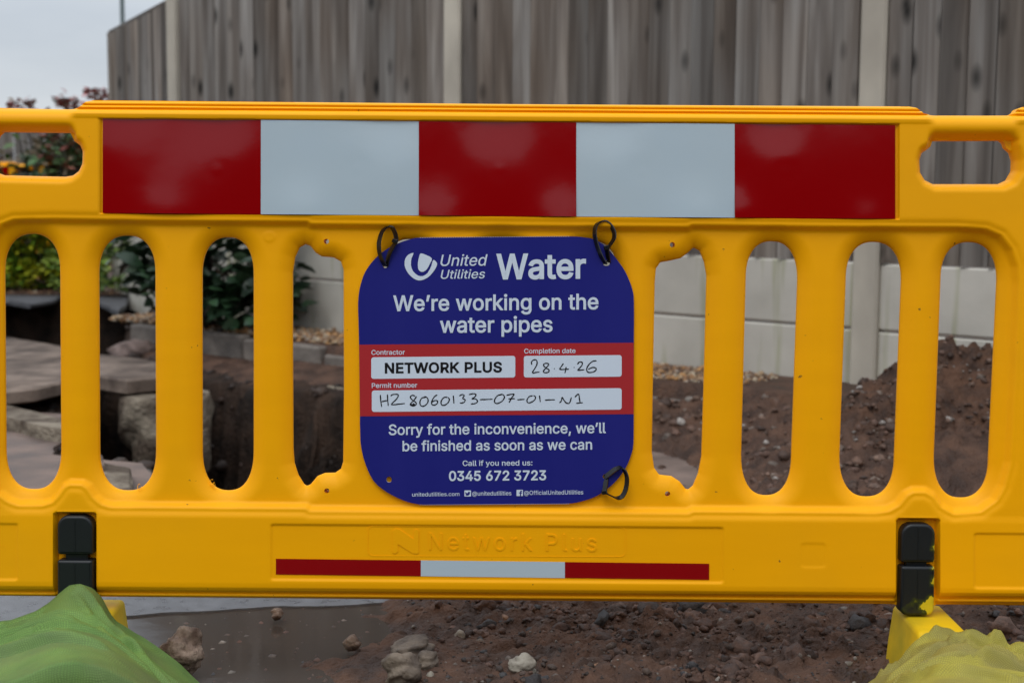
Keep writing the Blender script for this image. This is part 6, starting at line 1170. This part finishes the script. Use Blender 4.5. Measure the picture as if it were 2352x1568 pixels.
def bag(name, x0, x1, y0, y1, fn, m, label, step=.005, power=2.6):
    nx = int((x1 - x0) / step); ny = int((y1 - y0) / step)
    # superelliptic outline: map a disc-like square onto the footprint
    U, Vq = np.meshgrid(np.linspace(-1, 1, nx), np.linspace(-1, 1, ny))
    r = (np.abs(U) ** power + np.abs(Vq) ** power) ** (1 / power); mx_ = np.maximum(np.abs(U), np.abs(Vq)); k = np.where(r > 0, mx_ / np.maximum(r, 1e-9), 1)
    X = (x0 + x1) / 2 + U * k * (x1 - x0) / 2; Y = (y0 + y1) / 2 + Vq * k * (y1 - y0) / 2
    e = 1 - mx_; pil = np.sqrt(np.clip(1 - (1 - np.clip(e / .06, 0, 1)) ** 2, 0, 1))
    Z = fn(X, Y) * pil
    top_ = np.stack([X, Y, np.maximum(Z, 0) + .004], -1).reshape(-1, 3)
    F = grid_faces(nx, ny); n = len(top_); base = top_.copy(); base[:, 2] = -.006
    ring = list(range(nx)) + [nx * j + nx - 1 for j in range(1, ny)] + [nx * ny - 1 - j for j in range(1, nx)] + [nx * j for j in range(ny - 2, 0, -1)]
    R_ = np.array(ring); Wq = np.stack([np.roll(R_, -1), R_, R_ + n, np.roll(R_, -1) + n], 1); FF = np.concatenate([F, Wq, F[:, ::-1] + n])
    o = obj(name, np.concatenate([top_, base]), FF, m)
    # arc length based weave coordinates
    P3_ = top_.reshape(ny, nx, 3); su = np.cumsum(np.concatenate([np.zeros((ny, 1)), np.linalg.norm(np.diff(P3_, axis=1), axis=2)], 1), 1); sv = np.cumsum(np.concatenate([np.zeros((1, nx)), np.linalg.norm(np.diff(P3_, axis=0), axis=2)], 0), 0)
    su -= su[:, nx // 2:nx // 2 + 1]; sv -= sv[ny // 2:ny // 2 + 1]
    uvs = np.concatenate([np.stack([su, sv], -1).reshape(-1, 2)] * 2); li = np.zeros(len(o.data.loops), int); o.data.loops.foreach_get('vertex_index', li)
    ul = o.data.uv_layers.new(name='weave'); ul.data.foreach_set('uv', uvs[li].astype(np.float32).ravel())
    return tag(o, label, 'sandbag')
def ridge(X, Y, a, b, wd, h):
    a = np.array(a); b = np.array(b); e_ = b - a; t = np.clip(((X - a[0]) * e_[0] + (Y - a[1]) * e_[1]) / (e_ @ e_), 0, 1)
    d = np.hypot(X - a[0] - t * e_[0], Y - a[1] - t * e_[1]); return h * np.exp(-(d / wd) ** 2) * (.6 + .4 * np.sin(t * 3.1))
GH = np.array([(-1.6, .0), (-1.3, .05), (-1.05, .085), (-.90, .099), (-.853, .108), (-.81, .123), (-.79, .136), (-.767, .157), (-.752, .168), (-.733, .171), (-.712, .163), (-.697, .147), (-.686, .124), (-.675, .107), (-.62, .073), (-.565, .035), (-.53, .004), (-.50, -.02)])
YH = np.array([(.50, -.02), (.56, .0), (.575, .052), (.590, .065), (.617, .072), (.641, .081), (.652, .095), (.670, .115), (.687, .128), (.7055, .135), (.7216, .133), (.737, .127), (.755, .131), (.7725, .132), (.798, .125), (.82, .115), (.889, .10), (1.0, .07), (1.12, .0), (1.3, -.02)])
def crest(X, Y, H, Yc, drop, slope):
    s = Y / Yc; Hx = np.interp(X / s, H[:, 0], H[:, 1]); k = np.ones(41) / 41      # the fabric's crest softens away from the foot
    g_ = np.linspace(H[0, 0], H[-1, 0], 260); sm = np.convolve(np.pad(np.interp(g_, H[:, 0], H[:, 1]), 20, mode='edge'), k, 'valid')
    w_ = ss(.02, .16, Yc - Y); Hx = Hx * (1 - w_) + np.interp(X / s, g_, sm) * w_; z = CAM_H - (CAM_H - Hx) * s
    return z - drop * ss(0, .06, Yc - Y) - slope * np.maximum(Yc - Y, 0) - 3.0 * np.maximum(Y - Yc, 0)
def crease(X, Y, a, b, wd, h):
    return 1.25 * (ridge(X, Y, a, b, wd * .8, h) - ridge(X, Y + wd * 1.0, a, b, wd * .6, h * .9))
def gfn(X, Y):
    z = crest(X, Y, GH, 2.365, .004, .16)
    for a_, b_, w_, h_ in (((-1.1, 2.26), (-.70, 2.20), .012, .011), ((-.86, 2.30), (-.52, 2.16), .010, .007), ((-1.0, 2.0), (-.70, 2.10), .010, .008), ((-.72, 2.33), (-.50, 2.08), .013, .011), ((-1.05, 2.12), (-.60, 2.02), .016, .011), ((-.79, 2.33), (-.96, 2.22), .010, .008), ((-.74, 2.34), (-.62, 2.14), .008, .006), ((-.9, 2.2), (-.55, 2.1), .010, .007)):
        z = z + crease(X, Y, a_, b_, w_, h_)
    return z + .004 * fbm(X * 7, Y * 9, 3, 50) + .0010 * fbm(X * 40, Y * 40, 2, 51)
bag('sandbag', -1.22, -.40, 1.80, 2.40, gfn, M['gbag'], 'faded green woven sandbag draped over the left foot of the barrier')
def yfn(X, Y):
    z = crest(X, Y, YH, 2.285, .004, .14)
    fold = fbm(X * 6 + Y * 4, Y * 9 - X * 3, 3, 60)
    z = z + .016 * (1 - np.abs(fold) * 6).clip(0, 1) - .015
    for a_, b_, w_, h_ in (((.60, 2.16), (.84, 2.24), .012, .012), ((.66, 2.24), (.80, 2.10), .010, .010), ((.58, 2.06), (.85, 2.12), .014, .012), ((.70, 2.27), (1.0, 2.10), .010, .010), ((.62, 1.98), (.95, 2.02), .012, .010)):
        z = z + crease(X, Y, a_, b_, w_, h_)
    return z + .005 * fbm(X * 9, Y * 9, 3, 61) + .0010 * fbm(X * 40, Y * 40, 2, 62)
yb_ = bag('sandbag', .50, 1.22, 1.80, 2.31, yfn, M['ybag'], 'crumpled pale yellow woven sandbag lying over the right foot of the barrier')

# ------------------------------------------------------------------ second barrier, far left: a copy of the first with all its parts
def copy_tree(o, parent=None):
    c = o.copy(); COL.objects.link(c)
    if parent is not None: c.parent = parent
    for k in ('label', 'category', 'group'):
        pass
    for ch in [x for x in list(S.objects) if x.parent == o]: copy_tree(ch, c)
    return c
far = copy_tree(barrier)
far.location = (-4.28, 10.25, .0); far.rotation_euler = (0, 0, math.radians(3))
far['label'] = 'distant yellow roadworks barrier with red and white panels at the left edge behind the bush'
